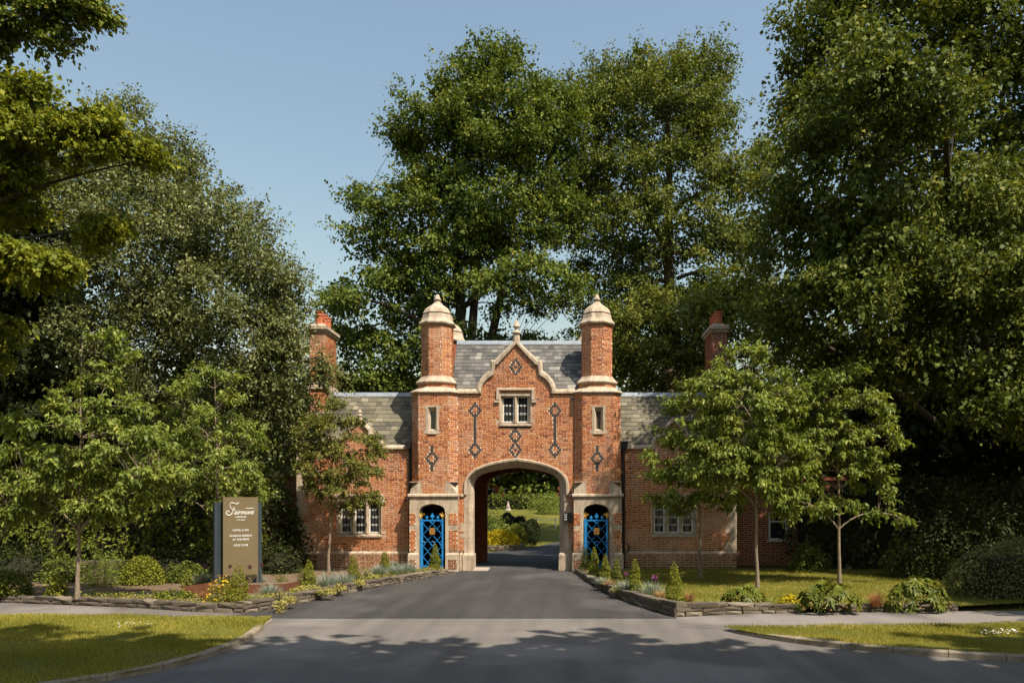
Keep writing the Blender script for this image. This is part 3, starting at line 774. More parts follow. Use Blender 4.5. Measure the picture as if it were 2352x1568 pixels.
# slit windows in the towers
for xc_ in SLIT:
    mb = MB()
    xo, xi, xg = .245, .16, .078
    z0, z1 = 5.06, 6.09
    def rail(h, za, zb, y): return [(xc_ - h, y, za), (xc_ + h, y, za), (xc_ + h, y, zb), (xc_ - h, y, zb), (xc_ - h, y, za)]
    mb.strip([rail(xo, z0, z1, .03), rail(xo, z0, z1, -.014), rail(xi, z0 + .10, z1 - .05, -.014), rail(xg, 5.24, 5.90, .14), rail(xg, 5.24, 5.90, .17)][::-1])
    for zq in (z0 + .0, z1 - .12):
        for s in (-1, 1): mb.box(*sorted((xc_ + s * xo, xc_ + s * .32)), -.011, .03, zq, zq + .12)
    w = mb.obj('slit_window', 'stone', house)
    mb = MB(); mb.add([(xc_ - .2, .05, z0 + .1), (xc_ + .2, .05, z0 + .1), (xc_ + .17, -.05, z0 + .02), (xc_ - .17, -.05, z0 + .02), (xc_ + .17, -.05, z0 - .02), (xc_ - .17, -.05, z0 - .02), (xc_ + .17, .0, z0 - .02), (xc_ - .17, .0, z0 - .02)], [(0, 3, 2, 1), (3, 5, 4, 2), (5, 7, 6, 4), (0, 7, 5, 3), (1, 2, 4, 6)]); mb.obj('sill', 'stone', w)
    mb = MB(); mb.box(xc_ - xg, xc_ + xg, .165, .18, 5.22, 5.92); mb.obj('pane', 'glass' if xc_ < X0 else 'slate_lichen', w)

# ---- wings
WL = -9.92
ZE = 4.52                                    # eaves moulding of the wings
WG = [(0.86, 4.66), (0.84, 4.78), (0.76, 4.94), (0.60, 5.08), (0.44, 5.15), (0.43, 5.34), (0.36, 5.36), (0.0, 5.72)]
WGI = [(0.72, 4.52), (0.71, 4.68), (0.645, 4.82), (0.52, 4.93), (0.32, 5.02), (0.31, 5.21), (0.28, 5.24), (0.0, 5.53)]
WWIDE = 1.72 / 2
def wing(side):
    def mx(x): return x if side < 0 else 2 * X0 - x
    xa, xb = sorted((mx(WL), mx(TXL - TW / 2 + .1))); wx = WWX[0] if side < 0 else WWX[1]
    def reg(z):
        if z < 4.56: iv = [(xa, xb)]
        else:
            h = half_at(WGI, z) + .05 if z < 5.5 else 0
            iv = [(wx - h, wx + h)] if h > .06 else []
        if 1.26 < z < 2.68: iv = minus(iv, [(wx - WWIDE + .03, wx + WWIDE - .03)])
        return iv
    lay(frame((0, YWING), 0), reg, .70, 5.5)
    lay(frame((0, YWING - .055), 0), lambda z: [(xa - .04, xb)], 0.0, .60)
    mb = MB(); mb.box(xa - .05, xb, YWING - .06, YWING + .05, .602, .64); mb.box(xa - .05, xb, YWING - .06, YWING + .05, .642, .71)
    mb.v[-4:] = [(xa - .0, YWING - .004, .71), (xb, YWING - .004, .71), (xb, YWING + .05, .71), (xa - .0, YWING + .05, .71)]
    mb.obj('plinth', 'stone', house)
    # quoins at the outer corner
    xq = mx(WL); s = -1 if side < 0 else 1; z = .715; k = 0
    while z < 4.5:
        h = .34 if z + .34 < 4.5 else 4.5 - z; w_ = (.42, .24)[k % 2]
        mb = MB(); lo, hi = sorted((xq + s * .012, xq - s * w_)); mb.box(lo, hi, YWING - .016, YWING + .3, z + .003, z + h - .003); mb.obj('quoin', 'stone', house); z += h; k += 1
    # end wall
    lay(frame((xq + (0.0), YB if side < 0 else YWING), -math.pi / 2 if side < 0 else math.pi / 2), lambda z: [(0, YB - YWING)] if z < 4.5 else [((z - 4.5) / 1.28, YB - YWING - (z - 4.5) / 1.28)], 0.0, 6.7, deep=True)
    # eaves moulding in two runs either side of the small gable, and the gable coping
    for a, b in ((xa - .05, wx - .72), (wx + .72, xb)):
        moulding('eaves_moulding', a, b, YWING, ZE, ZE + .16, .085, .5)
    coping(WG, WGI, YWING - .09, YWING + .35, 'wing_gable_coping', xc=wx)
    mb = MB()
    for q in (-1, 1):
        pl = [(wx, 4.5)] + [(wx + q * (u - .02), z_ - .02) for u, z_ in [(.74, 4.5)] + WGI]
        if q < 0: pl = pl[::-1]
        mb.prism(pl, YWING + .03, YWING + .33)
    mb.obj('wing_gable_back', 'plain_brick', house)
    mb = MB(); mb.lathe(wx, YWING + .05, [(.06, 5.62), (.08, 5.65), (.08, 5.75), (.11, 5.77), (.11, 5.80), (.05, 5.84), (.08, 5.9), (.03, 6.0), (0, 6.04)]); mb.obj('wing_finial', 'stone', house)
    mb = MB(); mb.box(xa, xb, YB - .2, YB, 0, 4.6); mb.obj('rear_wall', 'plain_brick', house)
    return xa, xb
wing(-1); wing(1)

# ---- roofs: slates one by one over battens
slates_left = []; slate_objs = []
def roof(xa, xb, ye, ze, yr, zr, rows, mat, skip=None, name='roof', pick=False):
    L = math.hypot(yr - ye, zr - ze); e = ((yr - ye) / L, (zr - ze) / L); nrm = (-e[1], e[0])
    mb = MB(); mb.add([(xa, ye, ze), (xb, ye, ze), (xb, yr, zr), (xa, yr, zr), (xb, 2 * yr - ye, ze), (xa, 2 * yr - ye, ze)], [(0, 1, 2, 3), (3, 2, 4, 5)])
    rf = mb.obj(name, 'slate', house)
    mbr = MB(); mbr.add([(xa, yr - .16 * e[0] - .02, zr - .16 * e[1] + .03), (xb, yr - .16 * e[0] - .02, zr - .16 * e[1] + .03), (xb, yr, zr + .07), (xa, yr, zr + .07), (xb, yr + .16 * e[0] + .02, zr - .16 * e[1] + .03), (xa, yr + .16 * e[0] + .02, zr - .16 * e[1] + .03)], [(0, 1, 2, 3), (3, 2, 4, 5)])
    mbr.obj('lead_ridge', 'lead', rf)
    g = L / rows
    for r_ in range(rows):
        w0 = .30 - .09 * r_ / rows; x = xa - random.random() * w0
        s0 = r_ * g; s1 = s0 + g * 1.25
        while x < xb:
            w = w0 * random.uniform(.75, 1.3); p0, p1 = max(x, xa), min(x + w - .006, xb); x += w
            if p1 - p0 < .04 or s1 > L + .12: continue
            if skip and skip((p0 + p1) / 2, ze + e[1] * (s0 + g / 2)): continue
            t0 = .020 + random.random() * .008; t1 = .006
            def P(u, s, d): return (u, ye + e[0] * s + nrm[0] * d, ze + e[1] * s + nrm[1] * d)
            j = random.uniform(-.010, .006)
            v = [P(p0, s0 + j, t0), P(p1, s0 + j, t0), P(p1, s1, t1), P(p0, s1, t1), P(p0, s0 + j, .001), P(p1, s0 + j, .001)]
            tint = float(np.clip(rng.normal(.45, .22), 0, 1)); 
            if rng.random() < .012: tint = 1.0
            slates_left.append((rf, mat, v, tint, (p1 - p0) * g * (2 if pick else 1)))
    return rf
zr_m = sz(786, 2.25)
def skip_main(x, z): return abs(x - X0) < (half_at(GAB, z) - .25 if z < 8.3 else 0)
roof_m = roof(TXL + .55, TXR - .55, .62, 6.66, 2.25, zr_m, 14, 'slate', skip=skip_main, pick=True)
zr_w = sz(905, 2.4)
roof_l = roof(WL + .06, TXL - TW / 2 + .3, .72, 4.60, 2.4, zr_w, 13, 'slate_lichen')
roof_r = roof(TXR + TW / 2 - .3, 2 * X0 - WL - .06, .72, 4.60, 2.4, zr_w, 13, 'slate_lichen')
slates_left.sort(key=lambda s: -s[4])
SF = [(0, 1, 2, 3), (4, 5, 1, 0), (4, 0, 3), (1, 5, 2)]
for rf, mt, v, t, _ in slates_left[:300]:
    mesh_obj('slate', v, SF, mt, rf, tint=[t] * 4)
for rf in (roof_m, roof_l, roof_r):
    vs, fs, ts = [], [], []; mt_ = None
    for r2, mt, v, t, _ in slates_left[300:]:
        if r2 is not rf: continue
        b = len(vs); vs += v; fs += [tuple(i + b for i in q) for q in SF]; ts += [t] * 4; mt_ = mt
    if vs: tag(mesh_obj('small_slates', vs, fs, mt_, rf, tint=ts), kind='stuff')

# ---- chimneys
def chimney(xa, xb, ya, yb, deep):
    mb = MB(); mb.box(xa + .008, xb - .008, ya + .008, yb - .008, 4.4, 9.2); ch = mb.obj('chimney', 'mortar', house)
    for o_, ang, w in (((xa, ya), 0, xb - xa), ((xb, ya), math.pi / 2, yb - ya), ((xa, yb), -math.pi / 2, yb - ya)):
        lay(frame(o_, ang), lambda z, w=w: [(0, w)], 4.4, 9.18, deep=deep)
    mb = MB(); mb.box(xa - .07, xb + .07, ya - .07, yb + .07, 6.95, 7.05); mb.box(xa - .07, xb + .07, ya - .07, yb + .07, 7.052, 7.30)
    mb.v[-4:] = [(xa - .003, ya - .003, 7.3), (xb + .003, ya - .003, 7.3), (xb + .003, yb, 7.3), (xa - .003, yb, 7.3)]; mb.obj('chimney_offset', 'stone', ch)
    mb = MB(); mb.box(xa - .06, xb + .06, ya - .06, yb + .06, 9.18, 9.28); mb.box(xa - .12, xb + .12, ya - .12, yb + .12, 9.282, 9.40); mb.box(xa - .12, xb + .12, ya - .12, yb + .12, 9.402, 9.52)
    mb.v[-4:] = [(xa + .06, ya + .06, 9.52), (xb - .06, ya + .06, 9.52), (xb - .06, yb - .06, 9.52), (xa + .06, yb - .06, 9.52)]; mb.obj('chimney_cap', 'stone', ch)
    for i in range(3):
        cy_ = ya + (yb - ya) * (i + .5) / 3; mb = MB()
        mb.lathe((xa + xb) / 2, cy_, [(.17, 9.48), (.16, 9.54), (.15, 9.62), (.145, 9.84), (.165, 9.86), (.165, 9.90), (.145, 9.92), (.145, 9.96), (.17, 9.98), (.17, 10.03), (.13, 10.03), (.12, 9.9)], n=16); mb.obj('chimney_pot', 'terracotta', ch, smooth=False)
chimney(-9.84, -9.26, 1.8, 3.3, False)
chimney(2 * X0 + 9.26, 2 * X0 + 9.84, 1.8, 3.3, True)  # right chimney takes the brick that has shade in its colour

# ---- lower service ranges beyond the wing ends
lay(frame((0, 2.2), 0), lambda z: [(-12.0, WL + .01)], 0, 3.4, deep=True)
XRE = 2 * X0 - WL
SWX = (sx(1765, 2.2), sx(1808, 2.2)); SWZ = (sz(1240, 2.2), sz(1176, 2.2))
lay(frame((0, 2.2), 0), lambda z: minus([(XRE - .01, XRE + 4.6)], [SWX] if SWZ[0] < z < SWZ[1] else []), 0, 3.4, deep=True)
mb = MB(); mb.box(-14.2, WL, 2.205, YB, 0, 3.38); mb.box(-14.3, WL - .02, 2.1, YB, 3.4, 3.52); mb.obj('service_range', 'plain_brick', house)
mb = MB(); mb.box(XRE, XRE + 4.6, 2.40, YB, 0, 3.38); mb.box(XRE + .02, XRE + 4.7, 2.1, YB, 3.4, 3.52); mb.obj('service_range', 'plain_brick', house)
xa, xb = SWX; za, zb = SWZ; mb = MB()
mb.box(xa, xa + .07, 2.17, 2.3, za, zb); mb.box(xb - .07, xb, 2.17, 2.3, za, zb); mb.box(xa + .07, xb - .07, 2.17, 2.3, zb - .07, zb); mb.box(xa + .07, xb - .07, 2.17, 2.3, za, za + .08); mb.box(xa - .08, xb + .08, 2.10, 2.18, za - .05, za - .002)
mb.box(xa + .07, xb - .07, 2.20, 2.28, (za + zb) / 2 + .16, (za + zb) / 2 + .21)
sw = mb.obj('sash_window', 'white_paint', house); mb = MB(); mb.box(xa + .05, xb - .05, 2.25, 2.28, za + .05, zb - .05); mb.obj('pane', 'glass', sw)

# ---- write the brickwork
def brick_verts(rec):
    fr, u0, u1, a, b, d, dk, t, deep = rec; e = .0035
    return [fp(fr, u0, a, 0), fp(fr, u1, a, 0), fp(fr, u1, b, 0), fp(fr, u0, b, 0), fp(fr, u0 + e, a + e, d), fp(fr, u1 - e, a + e, d), fp(fr, u1 - e, b - e, d), fp(fr, u0 + e, b - e, d)]
BF = [(4, 5, 6, 7), (0, 1, 5, 4), (1, 2, 6, 5), (2, 3, 7, 6), (3, 0, 4, 7)]
wall = quad_mesh('wall', strips, 'mortar', house)
darks = [r for r in single if r[6]]; lights_ = [r for r in single if not r[6]]
random.shuffle(lights_)
lights_.sort(key=lambda r: -(r[2] - r[1]))
keep = lights_[:max(0, 300 - len(darks))]
unit = {}
for rec in darks + keep:
    fr, u0, u1, a, b, d, dk, t, deep = rec
    key = (round(u1 - u0, 2), round(b - a, 3), dk, round(t * 5))
    if key not in unit:
        r2 = (((0, 0), (1, 0), (0, -1)), -(u1 - u0) / 2, (u1 - u0) / 2, -(b - a) / 2, (b - a) / 2, .010, dk, t, False)
        me = bpy.data.meshes.new('brick'); me.from_pydata(brick_verts(r2), [], BF)
        at = me.attributes.new('tint', 'FLOAT', 'FACE'); at.data.foreach_set('value', [t] * 5)
        me.materials.append(M['brick_dark' if dk else 'brick']); unit[key] = me
    o = link(bpy.data.objects.new('brick', unit[key])); adopt(o, wall)
    p = fp(fr, (u0 + u1) / 2, (a + b) / 2, 0); o.location = p
kept = set(id(r) for r in keep)
rest = bricks + [r for r in lights_ if id(r) not in kept]
for nm, mt, sel in (('brickwork', 'brick', lambda r: not r[8] and not r[6]), ('shaded_brickwork', 'brick_shade_tone', lambda r: r[8]), ('dark_brickwork', 'brick_dark', lambda r: r[6] and not r[8])):
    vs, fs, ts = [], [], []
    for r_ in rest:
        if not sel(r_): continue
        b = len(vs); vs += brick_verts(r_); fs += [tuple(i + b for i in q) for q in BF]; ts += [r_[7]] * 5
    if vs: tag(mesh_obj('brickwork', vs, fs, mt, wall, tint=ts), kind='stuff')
print('bricks', len(rest), 'single', len(darks) + len(keep), 'slates', len(slates_left))

# ---- black rainwater pipe, plaque and hose by the right tower
def pipe(xp, yp, z0, z1):
    mb = MB()
    mb.bar((xp, yp, z0), (xp, yp, z1), .055, 10)
    for zq in np.arange(z0 + .6, z1, 1.4): mb.bar((xp, yp, zq), (xp, yp, zq + .09), .072, 10)
    mb.box(xp - .13, xp + .13, yp - .10, yp + .12, z1, z1 + .26, top=-.03)
    return mb.obj('drainpipe', 'iron_black', house)
pipe(TXR + TW / 2 + .13, YWING - .15, .05, 4.55)
pipe(TXL - TW / 2 - .11, YWING - .09, .05, 4.55)
# ================================================================== TREES AND PLANTS
LEAF_WARM = 1.02
LEAF_GAIN = {'leaf_sycamore': 2.4, 'leaf_lime': 2.45, 'leaf_oak': 2.15, 'leaf_beech': 2.7, 'leaf_maple': 1.8, 'leaf_cherry': 2.7, 'leaf_crab': 1.9, 'leaf_laurel': 1.2, 'leaf_dark': 1.2, 'leaf_box': 1.6, 'leaf_fescue': 1.2, 'leaf_grass': 1.9}
def mat_leaf(name, stops, trans=0.22, rough=0.6, spec=0.16):
    m, nt, bs, out = new_mat(name)
    gain = LEAF_GAIN.get(name, 1.0)
    c = ramp(nt, attr(nt), [(p, (q[0] * gain * LEAF_WARM, q[1] * gain, q[2] * gain)) for p, q in stops])
    nt.links.new(c, bs.inputs['Base Color']); bs.inputs['Roughness'].default_value = rough; bs.inputs['Specular IOR Level'].default_value = spec
    tr = N(nt, 'ShaderNodeBsdfTranslucent'); mx = N(nt, 'ShaderNodeMixShader'); mx.inputs[0].default_value = trans
    nt.links.new(mix(nt, 1.0, c, (1.25, 1.15, 0.55), 'MULTIPLY'), tr.inputs['Color'])
    nt.links.new(bs.outputs[0], mx.inputs[1]); nt.links.new(tr.outputs[0], mx.inputs[2]); nt.links.new(mx.outputs[0], out.inputs[0])
    M[name] = m
mat_leaf('leaf_sycamore', [(0, (0.020, 0.034, 0.007)), (.5, (0.048, 0.068, 0.011)), (.85, (0.080, 0.096, 0.015)), (1, (0.125, 0.118, 0.018))])
mat_leaf('leaf_lime', [(0, (0.022, 0.034, 0.007)), (.5, (0.052, 0.067, 0.012)), (.85, (0.086, 0.096, 0.017)), (1, (0.125, 0.118, 0.022))])
mat_leaf('leaf_oak', [(0, (0.022, 0.034, 0.007)), (.5, (0.050, 0.066, 0.011)), (.85, (0.082, 0.092, 0.015)), (1, (0.12, 0.112, 0.020))])
mat_leaf('leaf_beech', [(0, (0.024, 0.033, 0.010)), (.5, (0.054, 0.064, 0.020)), (.85, (0.086, 0.092, 0.034)), (1, (0.12, 0.125, 0.055))], trans=.22, rough=.5, spec=.3)
mat_leaf('leaf_maple', [(0, (0.040, 0.056, 0.006)), (.5, (0.092, 0.110, 0.010)), (.85, (0.14, 0.152, 0.013)), (1, (0.20, 0.185, 0.02))], trans=.32)
mat_leaf('leaf_cherry', [(0, (0.032, 0.050, 0.010)), (.5, (0.070, 0.092, 0.016)), (.85, (0.104, 0.124, 0.024)), (1, (0.15, 0.155, 0.038))], trans=.32, rough=.5, spec=.25)
mat_leaf('leaf_crab', [(0, (0.038, 0.052, 0.012)), (.5, (0.082, 0.096, 0.020)), (.85, (0.12, 0.122, 0.028)), (1, (0.18, 0.135, 0.04))], trans=.28)
mat_leaf('leaf_laurel', [(0, (0.045, 0.065, 0.010)), (.5, (0.10, 0.125, 0.016)), (1, (0.19, 0.20, 0.024))], trans=.2, rough=.5, spec=.2)
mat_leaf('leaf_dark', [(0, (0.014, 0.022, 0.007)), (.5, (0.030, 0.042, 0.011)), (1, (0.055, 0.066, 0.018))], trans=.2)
mat_leaf('leaf_box', [(0, (0.045, 0.062, 0.010)), (.5, (0.115, 0.13, 0.016)), (1, (0.23, 0.225, 0.028))], trans=.2, rough=.5)
mat_leaf('leaf_yellow', [(0, (0.26, 0.22, 0.008)), (.5, (0.50, 0.41, 0.012)), (1, (0.66, 0.56, 0.03))], trans=.3)
mat_leaf('leaf_variegated', [(0, (0.15, 0.16, 0.035)), (.5, (0.38, 0.35, 0.10)), (1, (0.62, 0.56, 0.24))], trans=.25)
mat_leaf('leaf_fescue', [(0, (0.10, 0.135, 0.105)), (.5, (0.20, 0.25, 0.21)), (1, (0.36, 0.40, 0.34))], trans=.15)
mat_leaf('leaf_straw', [(0, (0.22, 0.13, 0.05)), (.5, (0.38, 0.24, 0.10)), (1, (0.52, 0.36, 0.18))], trans=.2)
mat_leaf('leaf_rust', [(0, (0.16, 0.07, 0.025)), (1, (0.40, 0.20, 0.09))], trans=.2)
mat_leaf('leaf_grass', [(0, (0.075, 0.082, 0.012)), (.5, (0.158, 0.152, 0.026)), (.85, (0.22, 0.20, 0.04)), (1, (0.32, 0.27, 0.09))], trans=.35, rough=.5)
mat_leaf('petal_yellow', [(0, (0.65, 0.36, 0.01)), (1, (0.80, 0.55, 0.03))], trans=.2)
mat_leaf('petal_purple', [(0, (0.20, 0.06, 0.16)), (1, (0.36, 0.14, 0.28))], trans=.2)
mat_leaf('petal_brown', [(0, (0.10, 0.045, 0.06)), (1, (0.20, 0.10, 0.10))], trans=.1)
mat_leaf('petal_white', [(0, (0.70, 0.70, 0.66)), (1, (0.85, 0.85, 0.80))], trans=.2)
mat_two('bark', (0.035, 0.028, 0.020), (0.085, 0.070, 0.050), 9, bmp=.8, dist=.03)
mat_two('bark_pale', (0.16, 0.12, 0.085), (0.30, 0.24, 0.175), 14, bmp=.5, dist=.01)
mat_two('bark_mid', (0.10, 0.075, 0.05), (0.22, 0.17, 0.12), 6, bmp=.7, dist=.03)  # mid brown bark, between the dark and the pale tone

def unit_rows(a): return a / (np.linalg.norm(a, axis=1, keepdims=True) + 1e-9)
def leaves(C, D, Nn, L, W, droop=.15, fold=.18):
    """(n,4,3) folded leaf blades: base, side, tip, side"""
    D = unit_rows(D); S = unit_rows(np.cross(D, Nn)); U = np.cross(S, D)
    L = L[:, None]; W = W[:, None]
    mid = C + D * L * .48
    return np.stack([C, mid + S * W * .5 + U * W * fold, C + D * L - np.array([0, 0, 1.0]) * L * droop, mid - S * W * .5 + U * W * fold], axis=1)
def rand_dirs(r, n):
    return unit_rows(r.normal(size=(n, 3)))
def tube(mb, pts, radii, sides=6):
    P = np.asarray(pts, float); n = len(P); T = np.gradient(P, axis=0); T = unit_rows(T)
    ref = np.where(np.abs(T[:, 2:3]) > .9, np.array([[1.0, 0, 0]]), np.array([[0, 0, 1.0]]))
    A = unit_rows(np.cross(T, ref)); B = np.cross(T, A); b = len(mb.v)
    for k in range(n):
        for i in range(sides):
            an = 2 * math.pi * i / sides
            mb.v.append(tuple(P[k] + (A[k] * math.cos(an) + B[k] * math.sin(an)) * radii[k]))
    for k in range(n - 1):
        for i in range(sides):
            mb.f.append((b + k * sides + i, b + k * sides + (i + 1) % sides, b + (k + 1) * sides + (i + 1) % sides, b + (k + 1) * sides + i))
def bez(a, m, b, n):
    t = np.linspace(0, 1, n)[:, None]; return (1 - t) ** 2 * np.array(a) + 2 * t * (1 - t) * np.array(m) + t * t * np.array(b)

def clump_leaves(r, c, rad, n_twig, per, size, asp, flat, droop, out, up=.55, tw_droop=.25):
    """leaves along short twigs that spread from a clump centre"""
    d = rand_dirs(r, n_twig); d[:, 2] = d[:, 2] * flat + .12 * flat; d += out * .45
    ln = rad * r.uniform(.55, 1.12, n_twig)
    t = r.uniform(.28, 1.0, (n_twig, per))
    base = c + d[:, None, :] * (ln[:, None] * t)[:, :, None]
    base[:, :, 2] -= tw_droop * rad * t ** 2 * .6
    base = base + r.normal(size=base.shape) * rad * .07
    D = d[:, None, :] * .7 + r.normal(size=base.shape) * .75; D[:, :, 2] -= droop
    Nn = r.normal(size=base.shape) * .55 + out * .35; Nn[:, :, 2] += up
    n = n_twig * per
    L = size * r.uniform(.4, 1.4, n)
    tint = np.clip(r.normal(.5, .17, n) + np.repeat(r.normal(0, .13, n_twig), per), 0, 1)
    return leaves(base.reshape(n, 3), D.reshape(n, 3), Nn.reshape(n, 3), L, L * asp * r.uniform(.8, 1.2, n)), tint

def ell(x, y, rx, ry, Y, rd=None):
    """ellipsoid of foliage from survey units at depth Y"""
    s = (CAM_D + Y) / F
    return (sx(x, Y), Y, sz(y, Y), rx * s, (rd if rd else min(rx, ry) * s * 1.1), ry * s)
def make_tree(name, label, base, ells, n_clump, rad, per_clump, size, mat, seed, trunk_r=.4, trunk_top=None, asp=.75, flat=.6, droop=.35,
              bark='bark', fill=0, group=None, front=.72, lean=(0, 0), forks=None, limb_r=.35, twig=26, bare=None, tone=0.0, cat='tree', limbs=90, up=.55, tw_droop=.25, arch=.10, straight=False, limb_from=.28):
    r = np.random.default_rng(seed)
    root = empty(name, base, label, cat, group)
    E = np.array(ells, float); E[:, 3:] = np.maximum(E[:, 3:] * .35, E[:, 3:] - .30 * rad); vol = E[:, 3] * E[:, 5]; pick = r.choice(len(E), size=n_clump * 3, p=vol / vol.sum())
    d = rand_dirs(r, n_clump * 3)
    rr = r.uniform(0, 1, n_clump * 3) ** .38
    e = E[pick]; c = e[:, :3] + d * e[:, 3:] * rr[:, None]
    # inside another ellipsoid's core -> drop most, so the clumps sit on the outside of the crown
    core = np.zeros(len(c))
    for q in E: core = np.maximum(core, 1 - np.sqrt((((c - q[:3]) / q[3:]) ** 2).sum(1)))
    keepp = r.uniform(size=len(c)) > np.clip(core * 1.5, 0, .9)
    back = (c[:, 1] > E[pick][:, 1] + .25 * e[:, 4]) & (r.uniform(size=len(c)) < (front - .5) * 2)
    c = c[keepp & ~back]; e = e[keepp & ~back]
    c = c[:n_clump]; e = e[:n_clump]
    QV, QT = [], []
    ctr = E[:, :3].mean(0)
    for i in range(len(c)):
        out = c[i] - (e[i][:3] * .6 + ctr * .4); out = out / (np.linalg.norm(out) + 1e-6)
        rad_i = rad * r.uniform(.6, 1.3); nt_ = max(6, int(twig * (rad_i / rad) ** 2))
        v, t = clump_leaves(r, c[i], rad_i, nt_, max(4, per_clump // twig), size, asp, flat, droop, out, up, tw_droop)
        QV.append(v); QT.append(np.clip(t + tone + r.normal(0, .07), 0, 1))
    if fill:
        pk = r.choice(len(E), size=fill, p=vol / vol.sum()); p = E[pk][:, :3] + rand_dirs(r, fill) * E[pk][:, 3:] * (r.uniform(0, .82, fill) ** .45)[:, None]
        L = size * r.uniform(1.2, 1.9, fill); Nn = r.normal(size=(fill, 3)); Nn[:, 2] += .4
        QV.append(leaves(p, rand_dirs(r, fill), Nn, L, L * asp)); QT.append(np.clip(r.normal(.3, .15, fill), 0, 1))  # inner leaves tinted darker, standing in for shade inside the crown
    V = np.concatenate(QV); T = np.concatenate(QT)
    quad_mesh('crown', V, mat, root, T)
    # trunk and limbs
    zt = trunk_top if trunk_top else float(E[:, 2].max())
    b = np.array(base, float); tip = np.array([ctr[0] * .6 + b[0] * .4 + lean[0], ctr[1] * .6 + b[1] * .4 + lean[1], zt])
    if straight: tip = np.array([b[0] + .3, b[1] - .3, zt])
    n = 12; tp = bez(b, (b * .6 + tip * .4) * np.array([1, 1, 0]) + np.array([0, 0, b[2] * .55 + zt * .45]), tip, n)
    tp[1:-1, :2] += r.normal(0, trunk_r * .22, (n - 2, 2))
    rad_t = trunk_r * (1 - np.linspace(0, 1, n) ** 1.1 * .88); rad_t[0] *= 1.35
    mb = MB(); tube(mb, tp, rad_t, 10)
    for fk in (forks or []):
        fk = np.array(fk, float); hh = tp[int(n * .3)]
        tube(mb, bez(hh, (hh + fk) / 2 + np.array([(fk[0] - hh[0]) * .25, 0, -.1 * (fk[2] - hh[2])]), fk, 9), trunk_r * np.linspace(.62, .14, 9), 8)
    mb.obj('trunk', bark, root, smooth=True)
    mb = MB(); m = min(len(c), limbs)
    hi = tp[int(n * limb_from):]                    # where limbs may leave the trunk
    npr = min(8, len(c)); prim = [int(r.integers(len(c)))]
    for _ in range(npr - 1):
        dist = np.min([np.linalg.norm(c - c[p], axis=1) for p in prim], axis=0); prim.append(int(np.argmax(dist * r.uniform(.7, 1, len(c)))))
    nodes, nrad = [q for q in hi], [q for q in rad_t[int(n * limb_from):]]
    for p in prim:
        g = c[p]; dz = g[2] - hi[:, 2]; k = int(np.argmin(np.abs(dz - .55 * np.linalg.norm((g - hi)[:, :2], axis=1)) + (dz < 0) * 2.0))
        o = hi[k]; r0 = rad_t[int(n * limb_from) + k] * .55; ln = np.linalg.norm(g - o)
        q = bez(o, (o + g) / 2 + np.array([0, 0, arch * ln]) + r.normal(0, .06 * ln, 3), g, 10); rr_ = r0 * np.linspace(1, .15, 10) + .008
        tube(mb, q, rr_, 7); nodes += list(q[2:]); nrad += list(rr_[2:])
    nodes = np.array(nodes); nrad = np.array(nrad)
    for i in r.choice(len(c), m, replace=False):
        g = c[i]; v = g - nodes; dd = np.linalg.norm(v, axis=1); k = int(np.argmin(dd + np.maximum(0, -v[:, 2]) * 2.0)); o = nodes[k]; r0 = min(nrad[k] * .55, .03 + .022 * dd[k]) * limb_r * 2.4
        mid = (o + g) / 2 + np.array([0, 0, .08 * dd[k]]) + r.normal(0, .07 * dd[k], 3)
        tube(mb, bez(o, mid, g, 6), r0 * np.linspace(1, .15, 6) + .005, 5)
        for q in range(2):
            e2 = g + rand_dirs(r, 1)[0] * rad * .8; tube(mb, bez(mid * .35 + g * .65, g * .7 + e2 * .3, e2, 4), np.linspace(.2 * r0 + .005, .004, 4), 4)
    for (p0, p1, p2, rr0) in (bare or []): tube(mb, bez(p0, p1, p2, 8), np.linspace(rr0, rr0 * .25, 8), 6)
    mb.obj('limbs', bark, root, smooth=True)
    return root

def copy_tree(root, loc, label, rz, sc=1.0):
    r = root.copy(); COL.objects.link(r); r.location = loc; r.rotation_euler = (0, 0, rz); r.scale = (sc, sc, sc); r['label'] = label
    for ch in root.children:
        k = ch.copy(); COL.objects.link(k); k.parent = r
    return r
